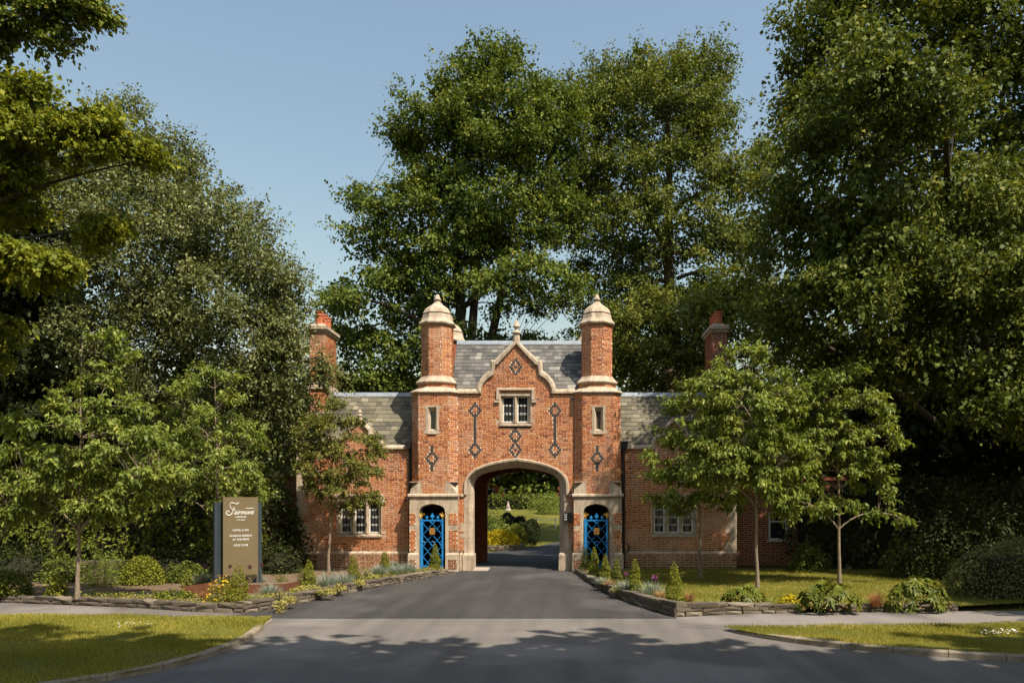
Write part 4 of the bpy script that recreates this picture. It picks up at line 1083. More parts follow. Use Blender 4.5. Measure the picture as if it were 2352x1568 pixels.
# ---- tall trees behind the gatehouse
YA = 10.0
make_tree('sycamore_tree', 'tall dark green sycamore rising directly behind the gatehouse with open branchy crown', (sx(1060, YA), YA, 0), [
    ell(1110, 148, 90, 62, YA), ell(1060, 240, 95, 80, YA), ell(1190, 250, 130, 110, YA), ell(1010, 310, 120, 70, YA, 2.6), ell(930, 330, 45, 38, YA), ell(1100, 380, 180, 110, YA), ell(900, 470, 90, 60, YA, 2.2),
    ell(1240, 380, 90, 140, YA), ell(1010, 530, 170, 100, YA), ell(840, 560, 80, 55, YA, 2), ell(1180, 540, 110, 80, YA), ell(850, 680, 120, 80, YA, 2.8), ell(1225, 650, 135, 85, YA - 1.5), ell(960, 650, 90, 70, YA),
    ell(800, 790, 90, 80, YA), ell(900, 830, 110, 80, YA), ell(1120, 790, 120, 60, YA), ell(1050, 600, 120, 90, YA), ell(860, 885, 120, 45, YA + 2), ell(770, 880, 60, 50, YA + 2), ell(965, 760, 110, 80, YA), ell(1090, 470, 150, 90, YA - 1), ell(1150, 300, 150, 100, YA - 1), ell(1290, 300, 70, 110, YA + 1), ell(1290, 480, 80, 90, YA + 1)],
    460, 1.05, 365, .14, 'leaf_sycamore', 11, trunk_r=.5, trunk_top=sz(200, YA), fill=14000, forks=[(sx(1200, YA), YA, sz(330, YA)), (sx(1110, YA), YA + .5, sz(250, YA)), (sx(960, YA), YA, sz(420, YA))], limbs=150, droop=.45, limb_r=.30, asp=.8,
    bare=[((sx(1040, YA), YA, sz(670, YA)), (sx(980, YA), YA, sz(665, YA)), (sx(935, YA), YA - .5, sz(655, YA)), .09), ((sx(1045, YA), YA, sz(690, YA)), (sx(990, YA), YA, sz(690, YA)), (sx(925, YA), YA - .6, sz(678, YA)), .08)])
YB2 = 13.0
make_tree('lime_tree', 'tall rounded lime tree behind the right turret with pale lower trunk showing', (sx(1548, YB2), YB2, 0), [
    ell(1500, 180, 170, 75, YB2), ell(1400, 215, 110, 80, YB2), ell(1590, 205, 110, 105, YB2), ell(1500, 280, 200, 120, YB2), ell(1400, 360, 110, 160, YB2), ell(1640, 330, 90, 130, YB2), ell(1530, 440, 190, 110, YB2 - 1),
    ell(1400, 560, 100, 110, YB2), ell(1650, 480, 110, 110, YB2), ell(1480, 600, 100, 70, YB2 + 2), ell(1690, 600, 110, 90, YB2), ell(1330, 450, 70, 100, YB2), ell(1450, 690, 100, 80, YB2), ell(1590, 560, 130, 80, YB2 - 1), ell(1640, 690, 110, 80, YB2), ell(1470, 520, 110, 80, YB2 - 1.5), ell(1380, 760, 80, 70, YB2), ell(1330, 640, 80, 80, YB2), ell(1740, 380, 60, 90, YB2)],
    440, 1.1, 350, .133, 'leaf_lime', 12, trunk_r=.55, trunk_top=sz(170, YB2), fill=14000, bark='bark_mid', limbs=120, droop=.5,
    bare=[((sx(1548, YB2), YB2, sz(650, YB2)), (sx(1500, YB2), YB2 - .6, sz(640, YB2)), (sx(1485, YB2), YB2 - 1, sz(675, YB2)), .13), ((sx(1555, YB2), YB2, sz(640, YB2)), (sx(1600, YB2), YB2 - .6, sz(625, YB2)), (sx(1650, YB2), YB2 - 1, sz(630, YB2)), .12)])
YC = 8.0
make_tree('birch_tree', 'fine leaved light green tree filling the gap between right turret and right chimney', (sx(1590, YC), YC, 0), [
    ell(1480, 770, 100, 100, YC), ell(1420, 780, 60, 90, YC), ell(1590, 760, 110, 90, YC - 1), ell(1560, 820, 130, 90, YC), ell(1450, 850, 60, 60, YC), ell(1630, 720, 70, 80, YC), ell(1680, 800, 90, 90, YC), ell(1700, 650, 80, 60, YC)],
    160, .88, 320, .13, 'leaf_lime', 13, trunk_r=.2, trunk_top=sz(700, YC), fill=2500, limbs=60, tone=.1, bark='bark_mid',
    bare=[((sx(1610, YC), YC, sz(790, YC)), (sx(1640, YC), YC - 1, sz(740, YC)), (sx(1655, YC), YC - 2.2, sz(695, YC)), .06)])
# ---- big dark tree at the right
YD = 0.0
make_tree('oak_tree', 'huge dark oak at the right edge with leafy crown reaching above the picture', (sx(2230, 8), 8.0, 0), [
    ell(1870, 290, 110, 90, YD - .6), ell(1950, 540, 120, 110, YD - 4.5), ell(1930, 300, 100, 100, YD - 4.5), ell(2000, 150, 120, 110, YD - 6), ell(2120, 200, 120, 120, YD - 6), ell(2230, 500, 130, 150, YD - 3), ell(1790, 470, 70, 90, YD - 1), ell(1850, 690, 110, 90, YD - 3), ell(2010, 850, 110, 60, YD - 3),
    ell(1900, 60, 120, 110, YD), ell(1840, 150, 80, 65, YD), ell(2060, 40, 180, 140, YD), ell(2260, 80, 170, 170, YD), ell(2400, 200, 160, 220, YD), ell(1960, 240, 150, 130, YD), ell(2130, 300, 150, 150, YD), ell(2330, 420, 150, 180, YD),
    ell(1880, 400, 130, 130, YD - 4), ell(2030, 480, 140, 130, YD - 5), ell(1830, 570, 120, 110, YD - 2.5), ell(1960, 650, 140, 120, YD - 4.5), ell(2040, 300, 110, 100, YD - 5), ell(2140, 640, 120, 120, YD - 3.5), ell(2300, 680, 140, 130, YD - 4), ell(1780, 720, 90, 80, YD), ell(1880, 790, 120, 80, YD - 1), ell(2090, 800, 130, 90, YD - 3), ell(2260, 870, 130, 90, YD - 4.5), ell(2420, 800, 130, 130, YD - 5), ell(2420, 960, 120, 90, YD - 4), ell(2200, -120, 320, 160, YD)],
    590, 1.0, 275, .146, 'leaf_oak', 14, trunk_r=.6, trunk_top=sz(150, YD), fill=20000, limbs=110, droop=.4, limb_r=.22)
make_tree('dark_backdrop_tree', 'added dark evergreen backdrop behind the right lawn, deep shade put into its leaf colour', (sx(2280, 6), 6, 0), [
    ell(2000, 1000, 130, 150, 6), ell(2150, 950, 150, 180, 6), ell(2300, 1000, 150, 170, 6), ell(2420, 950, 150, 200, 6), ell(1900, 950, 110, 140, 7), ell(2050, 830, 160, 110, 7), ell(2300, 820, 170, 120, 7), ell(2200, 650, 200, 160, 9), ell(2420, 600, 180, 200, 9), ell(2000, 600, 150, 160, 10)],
    230, 1.1, 130, .30, 'leaf_dark', 19, trunk_r=.3, trunk_top=sz(850, 6), fill=11000, limbs=40)  # backdrop added to close the background; dark leaf colour stands in for shade
make_tree('hedgerow_oak', 'tall oak just outside the right edge whose shade darkens the hedge', (22.0, -4.0, 0), [
    (21.0, -4.0, 12, 4.6, 4.0, 5), (22.5, -2, 16, 5, 4.5, 4), (21, -4.5, 8, 4, 3.5, 3.5)], 110, 1.3, 110, .40, 'leaf_oak', 20, trunk_r=.5, trunk_top=17, fill=1500, limbs=30, front=.5)
# ---- left side
YE = 0.5
make_tree('beech_tree', 'broad grey green tree left of the gatehouse with dense small leaves overlapping the chimney', (sx(400, YE + 1.5), YE + 1.5, 0), [
    ell(300, 330, 85, 110, YE), ell(400, 400, 80, 100, YE), ell(230, 420, 130, 160, YE), ell(480, 520, 120, 120, YE), ell(340, 560, 180, 160, YE - .5), ell(590, 600, 95, 120, YE), ell(500, 720, 170, 140, YE - .6), ell(650, 720, 70, 120, YE),
    ell(260, 760, 180, 140, YE), ell(640, 860, 95, 100, YE), ell(440, 880, 170, 120, YE), ell(620, 980, 90, 90, YE + .5), ell(740, 850, 28, 60, YE - .3, .5)],
    430, .74, 290, .112, 'leaf_beech', 15, trunk_r=.4, trunk_top=sz(330, YE), fill=22000, limbs=110, flat=.85, droop=.15, bark='bark_mid', asp=.6, up=.35)
YF = -6.0
make_tree('maple_tree', 'yellow green maple at the left edge with sunlit shelves of foliage over dark gaps', (sx(-160, YF), YF, 0), [
    ell(210, 285, 95, 45, YF), ell(120, 330, 120, 60, YF), ell(300, 350, 60, 40, YF + 1), ell(60, 230, 90, 60, YF), ell(-30, 330, 110, 120, YF), ell(80, 590, 105, 55, YF - 1), ell(-20, 570, 90, 60, YF - 1), ell(10, 460, 100, 60, YF + 1.5), ell(230, 520, 60, 40, YF + 1.5), ell(-60, 760, 90, 90, YF)],
    210, .64, 270, .13, 'leaf_maple', 16, trunk_r=.32, trunk_top=sz(260, YF), fill=1200, limbs=90, droop=.55, flat=.42, asp=.8)
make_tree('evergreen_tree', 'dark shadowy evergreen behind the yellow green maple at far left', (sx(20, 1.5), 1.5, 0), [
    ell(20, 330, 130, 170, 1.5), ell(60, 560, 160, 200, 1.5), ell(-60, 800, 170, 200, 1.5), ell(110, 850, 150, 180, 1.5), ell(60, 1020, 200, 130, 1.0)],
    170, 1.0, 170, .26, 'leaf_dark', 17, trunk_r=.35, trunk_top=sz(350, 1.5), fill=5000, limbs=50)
YG = -12.5
make_tree('overhanging_maple', 'leafy maple boughs reaching in at the top left corner', (-15.5, -14.5, 0), [
    ell(30, 40, 110, 40, YG), ell(150, 20, 90, 35, YG), ell(215, 30, 45, 30, YG), ell(120, 95, 50, 22, YG), ell(0, 105, 50, 40, YG), ell(-120, 0, 120, 80, YG), ell(60, -60, 180, 60, YG)],
    95, .42, 300, .10, 'leaf_sycamore', 18, trunk_r=.3, trunk_top=11.0, limbs=80, droop=.5, flat=.6, limb_r=.3, tone=.08)

# ---- saplings in the beds
def sapling(x, yb, zb, ells, label, seed, mat='leaf_cherry', n=70, rad=.40, per=175, size=.125, tr=.052, top=None, name='young_cherry_tree', droop=.8, flat=.5, **kw):
    X, Y = gnd(x, yb, zb)
    E = [ell(*e, Y, None) if len(e) == 4 else ell(*e) for e in ells]
    tz = top if top else max(q[2] + q[5] * .6 for q in E)
    return make_tree(name, label, (X, Y, zb), E, n, rad, per, size, mat, seed, trunk_r=tr, trunk_top=tz, flat=flat, droop=droop, asp=kw.pop('asp', .46), bark='bark_pale', limbs=n, limb_r=.2, front=.55, twig=12, up=.5, arch=.38, **kw)
sapling(178, 1375, .15, [(160, 1000, 160, 90), (230, 900, 110, 80), (90, 1080, 130, 70), (270, 1030, 120, 70), (200, 1130, 150, 60), (250, 810, 60, 60), (40, 1150, 80, 50), (330, 1100, 90, 60)],
        'young cherry tree with pale trunk standing by the left front garden wall', 31, n=150)
sapling(505, 1330, .15, [(480, 960, 90, 90), (430, 1050, 100, 80), (540, 1040, 80, 80), (500, 880, 60, 60), (470, 1130, 130, 45)],
        'young cherry tree crown directly above the tan hotel sign', 32, n=110, size=.11)
sapling(682, 1292, .1, [(640, 1000, 75, 90), (590, 1080, 90, 80), (680, 1100, 70, 70), (650, 900, 50, 60), (620, 1170, 100, 40)],
        'slim young tree between the tan sign and the crab apple', 33, n=110, size=.11)
sapling(755, 1313, .1, [(790, 1010, 80, 60), (760, 960, 45, 40), (830, 1060, 60, 55), (750, 1080, 70, 70), (800, 1130, 70, 50), (725, 1010, 45, 60)],
        'small crab apple with bronze tinted leaves in front of the left wing window', 34, mat='leaf_crab', n=170, size=.082, rad=.34, flat=.7, droop=.3, asp=.6, name='crab_apple_tree')
sapling(1610, 1328, .1, [(1580, 960, 70, 60), (1540, 1050, 60, 60), (1620, 1060, 80, 60), (1570, 1130, 80, 50), (1660, 1150, 70, 40), (1530, 1000, 40, 30), (1640, 980, 60, 60), (1600, 890, 40, 40)],
        'slender young hornbeam before the right wing window, nearest the arch', 35, n=120, name='young_hornbeam_tree')
sapling(1740, 1350, .1, [(1700, 850, 60, 60), (1720, 950, 110, 70), (1680, 1040, 110, 60), (1780, 1040, 90, 60), (1740, 1110, 120, 45), (1620, 900, 50, 40), (1800, 900, 70, 60)],
        'middle young hornbeam of the three on the right lawn', 36, n=170, name='young_hornbeam_tree')
sapling(1928, 1342, .1, [(1900, 880, 80, 60), (1960, 950, 100, 60), (1880, 1000, 90, 60), (2000, 1010, 70, 50), (1930, 1090, 130, 50), (2010, 1150, 70, 40), (1860, 1150, 90, 40), (1810, 1060, 80, 60), (1830, 950, 70, 60), (2050, 1200, 45, 30), (1840, 860, 40, 30), (2030, 930, 40, 25), (1890, 940, 90, 60)],
        'rightmost young hornbeam on the lawn, with wide drooping tiers', 37, n=150, name='young_hornbeam_tree')
# ================================================================== HEDGES, BEDS, SMALL PLANTS
def cloud(r, n, shape, size, asp, out_bias=.5, up=.4, droop=.1, shell=.35):
    """leaves near the surface of a shape; shape(r, n) -> points, outward normals"""
    p, o = shape(r, n)
    D = o * .5 + r.normal(size=(n, 3)) * .6; D[:, 2] -= droop
    Nn = o * out_bias + r.normal(size=(n, 3)) * .45; Nn[:, 2] += up
    L = size * r.uniform(.6, 1.3, n)
    return leaves(p, D, Nn, L, L * asp), np.clip(r.normal(.5, .2, n), 0, 1)
def sh_dome(cx, cy, z0, rx, ry, h, lump=.12, shell=.3):
    def f(r, n):
        d = rand_dirs(r, n); d[:, 2] = np.abs(d[:, 2])
        k = 1 - shell * r.uniform(0, 1, n) ** 1.6
        k = k * (1 + lump * np.sin(d[:, 0] * 7 + cx) * np.cos(d[:, 1] * 6 + d[:, 2] * 5))
        p = np.stack([cx + d[:, 0] * rx * k, cy + d[:, 1] * ry * k, z0 + d[:, 2] * h * k], 1)
        return p, unit_rows(d / np.array([rx, ry, h]))
    return f
def sh_cone(cx, cy, z0, rad, h, twist):
    def f(r, n):
        t = 1 - np.sqrt(r.uniform(0, 1, n)) * .999; a = r.uniform(0, 2 * math.pi, n)
        # leafy corkscrew swellings of clipped yew or box
        bul = 1 + .16 * np.sin(t * 15 + a + twist) + .08 * np.sin(t * 37 + twist * 3)
        rr = rad * (1 - t) ** .75 * bul * (1 - .28 * r.uniform(0, 1, n) ** 2) + .012
        p = np.stack([cx + rr * np.cos(a), cy + rr * np.sin(a), z0 + t * h], 1)
        return p, np.stack([np.cos(a), np.sin(a), np.full(n, .35)], 1)
    return f
def sh_box(x0, x1, y0, y1, z0, z1, lump=.06):
    def f(r, n):
        ax = [(y1 - y0) * (z1 - z0), (x1 - x0) * (z1 - z0) * 1.6, (x1 - x0) * (y1 - y0) * 1.2]; w = np.array(ax) / sum(ax)
        k = r.choice(3, n, p=w); u = r.uniform(0, 1, (n, 3)); o = np.zeros((n, 3))
        for i in range(3):
            m = k == i; s = r.choice([0, 1], m.sum()) if i == 0 else (np.where(r.uniform(size=m.sum()) < .75, 0, 1) if i == 1 else np.ones(m.sum()))
            u[m, i] = s; o[m, i] = s * 2 - 1
        p = np.array([x0, y0, z0]) + u * np.array([x1 - x0, y1 - y0, z1 - z0])
        wob = lump * (np.sin(p[:, 0] * 3.1) + np.sin(p[:, 2] * 4.3 + p[:, 0]) + np.sin(p[:, 0] * 7.7 + p[:, 2] * 2))
        p += o * (wob - lump * 2.2 * r.uniform(0, 1, n) ** 2)[:, None]
        return p, o
    return f
def bush(name, label, loc, shape, n, size, mat, seed, asp=.6, cat='shrub', group=None, stems=None, core=None, extra=None, **kw):
    root = empty(name, loc, label, cat, group); r = np.random.default_rng(seed)
    V, T = cloud(r, n, shape, size, asp, **kw)
    quad_mesh('foliage', V, mat, root, T)
    mb = MB()
    for k in range(stems or 5):
        a = r.uniform(0, 6.28); tip = np.array(loc) + np.array([math.cos(a) * .12, math.sin(a) * .12, .25]) 
        tube(mb, bez(loc, (np.array(loc) + tip) / 2, tip, 3), [.016, .012, .006], 5)
    mb.obj('stem', 'bark', root)
    if core: mb = MB(); core(mb); mb.obj('dark_core', 'hedge_core', root)  # solid dark filler added inside the foliage to close its gaps
    for nm, mt, vv, tt in (extra(r) if extra else []): quad_mesh(nm, vv, mt, root, tt)
    return root
def tuft(name, label, loc, n, h, spread, mat, seed, cat='grass clump', group=None, w=.006, arch=.5, extra=None):
    """a clump of arching blades"""
    root = empty(name, loc, label, cat, group); r = np.random.default_rng(seed)
    a = r.uniform(0, 2 * math.pi, n); tilt = r.uniform(0, 1, n) ** .7 * spread
    d = np.stack([np.cos(a) * np.sin(tilt), np.sin(a) * np.sin(tilt), np.cos(tilt)], 1)
    b = np.array(loc) + np.stack([np.cos(a), np.sin(a), np.zeros(n)], 1) * (r.uniform(0, 1, n) ** .5 * h * .22)[:, None]
    L = h * r.uniform(.6, 1.1, n)[:, None]; s = np.stack([-np.sin(a), np.cos(a), np.zeros(n)], 1) * w
    m = b + d * L * .55; t = b + d * L + np.stack([np.cos(a), np.sin(a), np.full(n, -1.0)], 1) * L * .18 * arch
    V = np.concatenate([np.stack([b - s, b + s, m + s * .8, m - s * .8], 1), np.stack([m - s * .8, m + s * .8, t + s * .15, t - s * .15], 1)])
    T = np.clip(r.normal(.5, .22, n), 0, 1)
    quad_mesh('blades', V, mat, root, np.r_[T, T])
    for nm, mt, vv, tt in (extra(r) if extra else []): quad_mesh(nm, vv, mt, root, tt)
    return root
BZ = .14                                     # soil level of the raised beds
lb = resample(LW, 40)
mb = MB(); mb.strip([[(p[0], p[1] + .12, BZ) for p in lb], [(min(p[0] - .2, -4.3) if p[1] > -9 else p[0], .45, .09) for p in lb]]); tag(mb.obj('garden_bed_left', 'soil'), kind='structure')
rb = resample([RW[0], RW[1], RW[2], RW[3], RW[4], RW2[1], RW2[2], RW3[0], RW3[2], (12.5, -9.0), (30, -8.6)], 50)
mb = MB(); mb.strip([[(p[0] + .06, p[1] + .1, BZ - .02) for p in rb], [(max(p[0], .75), .45, .09) for p in rb]]); tag(mb.obj('lawn_right', 'lawn'), kind='structure')
rs = resample(RW, 16)
mb = MB(); mb.strip([[(p[0] + .1, p[1] + .05, BZ + .002) for p in rs], [(p[0] + .75, p[1] + .35, BZ + .004) for p in rs]]); tag(mb.obj('garden_bed_right', 'soil'), kind='structure')

# ---- rubble garden walls, stone by stone
stone_mesh = []
for k in range(10):
    r = np.random.default_rng(100 + k)
    v = np.array([(-.5, -.5, -.5), (.5, -.5, -.5), (.5, .5, -.5), (-.5, .5, -.5), (-.5, -.5, .5), (.5, -.5, .5), (.5, .5, .5), (-.5, .5, .5)], float)
    v += r.uniform(-.07, .07, v.shape); fr_ = v.mean(0)
    fc = [(3, 2, 1, 0), (4, 5, 6, 7), (1, 2, 6, 5), (2, 3, 7, 6), (3, 0, 4, 7)]
    m_ = np.array([0.0, -.56, 0]) + r.uniform(-.12, .12, 3) * np.array([1, .3, 1])
    vv = [tuple(p) for p in v] + [tuple(m_)]
    fc += [(0, 1, 8), (1, 5, 8), (5, 4, 8), (4, 0, 8)]
    me = bpy.data.meshes.new('stone'); me.from_pydata(vv, [], fc); me.materials.append(M['rubble'])
    at = me.attributes.new('tint', 'FLOAT', 'FACE'); at.data.foreach_set('value', [float(r.uniform(.1, .95))] * len(fc)); stone_mesh.append(me)
def rubble_wall(name, label, path, h_of, courses, seed, side=1, ends=0):
    r = np.random.default_rng(seed); P = resample(path, 300); A = np.array(P); d = np.r_[0, np.cumsum(np.hypot(*np.diff(A, axis=0).T))]; L = d[-1]
    root = empty(name, (P[150][0], P[150][1], 0), label, 'garden wall')
    def at(t): return np.array([np.interp(t, d, A[:, 0]), np.interp(t, d, A[:, 1])])
    mb = MB(); back = []; rails = [[], [], [], []]
    for t in np.linspace(0, L, 40):
        p = at(t); e = at(min(t + .05, L)) - at(max(t - .05, 0)); e /= np.linalg.norm(e); n = np.array([-e[1], e[0]]) * side; h = h_of(t / L) - .03
        for q, (o_, z) in enumerate(((.05, 0), (.05, h), (.24, h), (.24, 0))): rails[q].append((*(p + n * o_), z))
    mb.strip(rails); mb.obj('wall_core', 'soil', root)
    for c in range(courses):
        t = -r.uniform(0, .2)
        while t < L - .05:
            ln = r.uniform(.22, .62) if c < courses - 1 else r.uniform(.3, .75)
            t0, t1 = max(t, 0), min(t + ln, L); t += ln
            if t1 - t0 < .08: continue
            p = at((t0 + t1) / 2); e = at(t1) - at(t0); e /= np.linalg.norm(e) + 1e-9; n = np.array([-e[1], e[0]]) * side
            h = h_of((t0 + t1) / 2 / L); hc = h / courses
            dep = .26 if c == courses - 1 else .22
            o = link(bpy.data.objects.new('stone', stone_mesh[r.integers(10)])); adopt(o, root)
            cpt = p + n * (dep / 2 - r.uniform(-.012, .016)); o.location = (cpt[0], cpt[1], hc * (c + .5) + (r.uniform(-.006, .012)))
            o.rotation_euler = (r.uniform(-.05, .05), r.uniform(-.03, .03), math.atan2(e[1], e[0]) + (math.pi if side < 0 else 0) + r.uniform(-.04, .04))
            o.scale = ((t1 - t0 - .012), dep, hc * r.uniform(.86, .98))
    return root
rubble_wall('garden_wall', 'low curved rubble stone wall edging the left flower bed along the drive', LW[:6], lambda t: .17 + .10 * min(t * 1.6, 1), 3, 1, side=-1)
rubble_wall('garden_wall', 'low rubble wall along the left pavement below the pale trunked cherry', LW[5:][:5], lambda t: .23 - .06 * t, 2, 2, side=-1)
rubble_wall('garden_wall', 'shaded rubble wall curving up the right side of the drive', RW, lambda t: .14 + .19 * t, 3, 3, side=1)
rubble_wall('garden_wall', 'sunlit rubble wall end facing the right pavement, next to the drive', RW2, lambda t: .33 - .15 * t, 3, 4, side=1)
rubble_wall('garden_wall', 'low rubble edging further along the right pavement under the large shrubs', RW3, lambda t: .17, 2, 5, side=1)
rubble_wall('garden_wall', 'old rubble wall behind the left shrubs, below the laurel hedge', [(sx(470, -1.6), -1.4), (sx(400, -1.6), -1.7), (sx(200, -2.6), -2.6), (sx(-60, -3), -3.2)], lambda t: .62, 4, 6, side=-1)

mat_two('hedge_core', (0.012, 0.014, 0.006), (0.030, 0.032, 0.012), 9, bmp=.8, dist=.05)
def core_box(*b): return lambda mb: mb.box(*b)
# ---- hedges and big dark shrubs
bush('laurel_hedge', 'glossy laurel hedge behind the left bed with one sunlit yellow green patch', (-14, -1.6, 0), sh_box(-21, -10.6, -2.2, -.6, .3, 3.4, .16), 13000, .18, 'leaf_laurel', 41, asp=.42, cat='hedge', core=core_box(-20.9, -10.8, -1.9, -.7, .25, 3.1))
bush('dark_shrub', 'tall dark shrub in shadow between the laurel hedge and the gatehouse', (-10.6, .4, 0), sh_dome(-10.8, .2, 0, 1.5, .9, 3.0, .2), 3500, .15, 'leaf_dark', 42)
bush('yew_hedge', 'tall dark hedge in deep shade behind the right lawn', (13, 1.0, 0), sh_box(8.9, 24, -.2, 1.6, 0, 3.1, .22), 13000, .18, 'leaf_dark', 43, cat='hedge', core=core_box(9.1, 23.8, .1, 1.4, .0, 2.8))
bush('laurel_shrub', 'dark leafy shrub above the clipped hedge at the right edge', (12.6, -4.2, 0), sh_dome(12.9, -3.8, 0, 2.1, 1.4, 2.9, .2), 5000, .15, 'leaf_dark', 44, asp=.45)
HX = gnd(2252, 1400)[0] + 2.3
bush('clipped_hedge', 'rounded clipped hedge with grey sunlit top at the right edge', (HX, -8.0, 0), sh_dome(HX, -7.9, .0, 2.35, 1.3, 1.68, .05, .14), 15000, .062, 'leaf_beech', 45, cat='hedge', core=core_box(HX - 1.5, HX + 1.6, -8.6, -7.2, .0, 1.15))
bush('viburnum_shrub', 'dim rounded shrub below the white sash window', (sx(1860, -1), -1, .1), sh_dome(sx(1860, -1), -1, .1, .7, .6, .95, .2), 1500, .10, 'leaf_oak', 46)
bush('viburnum_shrub', 'dim bushy shrub between the rightmost hornbeam and the clipped hedge', (sx(2110, -3), -3, .1), sh_dome(sx(2110, -3), -3, .1, 1.2, .8, 1.35, .2), 2000, .11, 'leaf_oak', 47)
for i, (x, y_, rx, h, mt, lab) in enumerate([(60, -4.2, 1.0, 1.1, 'leaf_dark', 'dark rounded shrub against the old wall at the far left'), (150, -4.6, .7, .8, 'leaf_oak', 'dull green shrub against the old wall left of the pale cherry trunk'), (395, -3.6, .9, 1.0, 'leaf_dark', 'dark shrub against the old wall behind the rounded box'), (470, -3.2, .9, 1.3, 'leaf_oak', 'dark shrub behind the left side of the sign'), (640, -1.6, .8, 1.0, 'leaf_dark', 'dark shrub in shade right of the sign')]):
    bush('border_shrub', lab, (sx(x, y_), y_, BZ), sh_dome(sx(x, y_), y_, BZ, rx, .6, h, .22, .35), 1900, .095, mt, 240 + i, asp=.5, core=lambda mb, x=x, y_=y_, rx=rx, h=h: mb.lathe(sx(x, y_), y_, [(rx * .55, BZ), (rx * .6, BZ + h * .3), (rx * .35, BZ + h * .65)], n=8))
bush('box_ball', 'rounded bright green box shrub before the old wall on the left', (sx(326, -5.2), -5.2, BZ), sh_dome(sx(326, -5.2), -5.2, BZ, .62, .5, .82, .05), 5000, .062, 'leaf_box', 48)
bush('lavender_bush', 'loose grey green shrub next to the rounded box shrub', (sx(240, -5.6), -5.6, BZ), sh_dome(sx(243, -5.6), -5.6, BZ, .6, .5, 1.0, .22, .6), 3000, .075, 'leaf_cherry', 49, asp=.3)
bush('dark_groundcover', 'dark leafy shrub just left of the tan sign', (sx(425, -4.6), -4.6, BZ), sh_dome(sx(425, -4.6), -4.6, BZ, .75, .5, .55, .2, .5), 2200, .075, 'leaf_oak', 50)
bush('hydrangea_shrub', 'broad leaved green shrub at the left edge behind the low wall', (sx(20, -8.0), -8.0, BZ), sh_dome(sx(18, -8.0), -8.0, BZ, .55, .45, .62, .1, .4), 900, .12, 'leaf_laurel', 51, asp=.6)
bush('golden_shrub', 'small upright golden leaved shrub between the left edge and the pale cherry trunk', (sx(130, -8.2), -8.2, BZ), sh_dome(sx(130, -8.2), -8.2, BZ, .25, .25, .62, .15, .6), 520, .10, 'leaf_box', 52, asp=.5)
bush('strawberry_patch', 'low mat of green leaves at the wall edge left of the sign', gnd(400, 1374, BZ) + (BZ,), sh_dome(*gnd(400, 1372, BZ), BZ, .62, .2, .16, .2, .6), 420, .10, 'leaf_laurel', 53, asp=.7)
# ---- clipped conifer spires along the drive
spires = [(548, 1388, 1290, 30, 'tallest clipped spire, in front of the tan sign'), (710, 1352, 1281, 19, 'clipped spire between the sign and the crab apple trunk'), (812, 1338, 1268, 17, 'clipped spire just right of the crab apple trunk'),
          (884, 1308, 1263, 14, 'short clipped spire below the left wing wall'), (944, 1298, 1257, 11, 'thin clipped spire at the left tower foot'), (999, 1310, 1245, 15, 'clipped spire in front of the left blue gate'),
          (1345, 1306, 1256, 13, 'clipped spire nearest the arch on the right'), (1365, 1322, 1252, 15, 'clipped spire in front of the right blue gate'), (1390, 1334, 1268, 14, 'third clipped spire from the arch on the right'),
          (1416, 1342, 1280, 14, 'dull bronze clipped spire beside the black drainpipe'), (1459, 1366, 1277, 18, 'bright clipped spire next to the purple allium'), (1549, 1388, 1284, 24, 'last bright clipped spire at the right wall corner')]
for i, (x, yb, yt, hw, lab) in enumerate(spires):
    X, Y = gnd(x, yb, BZ); s = (CAM_D + Y) / F; h = (yb - yt) * s
    dull = i in (4, 6, 9)
    bush('clipped_spire', lab, (X, Y, BZ), sh_cone(X, Y, BZ, hw * s * .88, h * .97, i * 1.7), int(2000 + 1700 * h), .036, 'leaf_crab' if dull else 'leaf_box', 60 + i, asp=.55, group='clipped spires along the drive', up=.3)
# ---- bed plants
def flowers(pts_shape, n, size, name, mat):
    def f(r):
        p, o = pts_shape(r, n); L = size * r.uniform(.7, 1.3, n); D = rand_dirs(r, n); D[:, 2] *= .3
        Nn = o + np.array([0, -.3, .8]); return [(name, mat, leaves(p, D, Nn, L, L, 0, .05), r.uniform(0, 1, n))]
    return f
X, Y = gnd(518, 1386, BZ)
bush('coreopsis_plant', 'bushy plant covered in yellow flowers below the sign', (X, Y, BZ), sh_dome(X, Y, BZ, .42, .3, .62, .15, .5), 2400, .055, 'leaf_box', 80, asp=.3, extra=flowers(sh_dome(X - .03, Y - .03, BZ + .05, .44, .32, .66, .1, .12), 150, .05, 'flower', 'petal_yellow'))
fesc = [(470, 1342, .34, 'blue grey fescue tuft left of the sign'), (592, 1345, .30, 'blue grey fescue tuft at the right foot of the sign'), (620, 1372, .34, 'pale fescue tuft right of the yellow flowers'), (752, 1350, .42, 'largest blue fescue tuft right of the second spire'), (790, 1345, .36, 'blue fescue tuft touching the third spire'),
        (870, 1322, .34, 'blue fescue tuft left of the tower, behind the wall'), (908, 1322, .36, 'greener fescue tuft in the middle of the tower foot row'), (938, 1318, .38, 'blue fescue tuft at the left tower foot'), (905, 1305, .26, 'small fescue tuft behind the tower foot row'),
        (1385, 1345, .24, 'small fescue tuft between right spires'), (1437, 1362, .34, 'fescue tuft beside the bright spire on the right'), (1497, 1372, .36, 'wispy silver fescue tuft under the purple allium')]
for i, (x, y, h, lab) in enumerate(fesc):
    X, Y = gnd(x, y, BZ); tuft('blue_fescue', lab, (X, Y, BZ), 620, h * 1.3, 1.2, 'leaf_fescue', 90 + i, group='fescue tufts in the beds', w=.004)
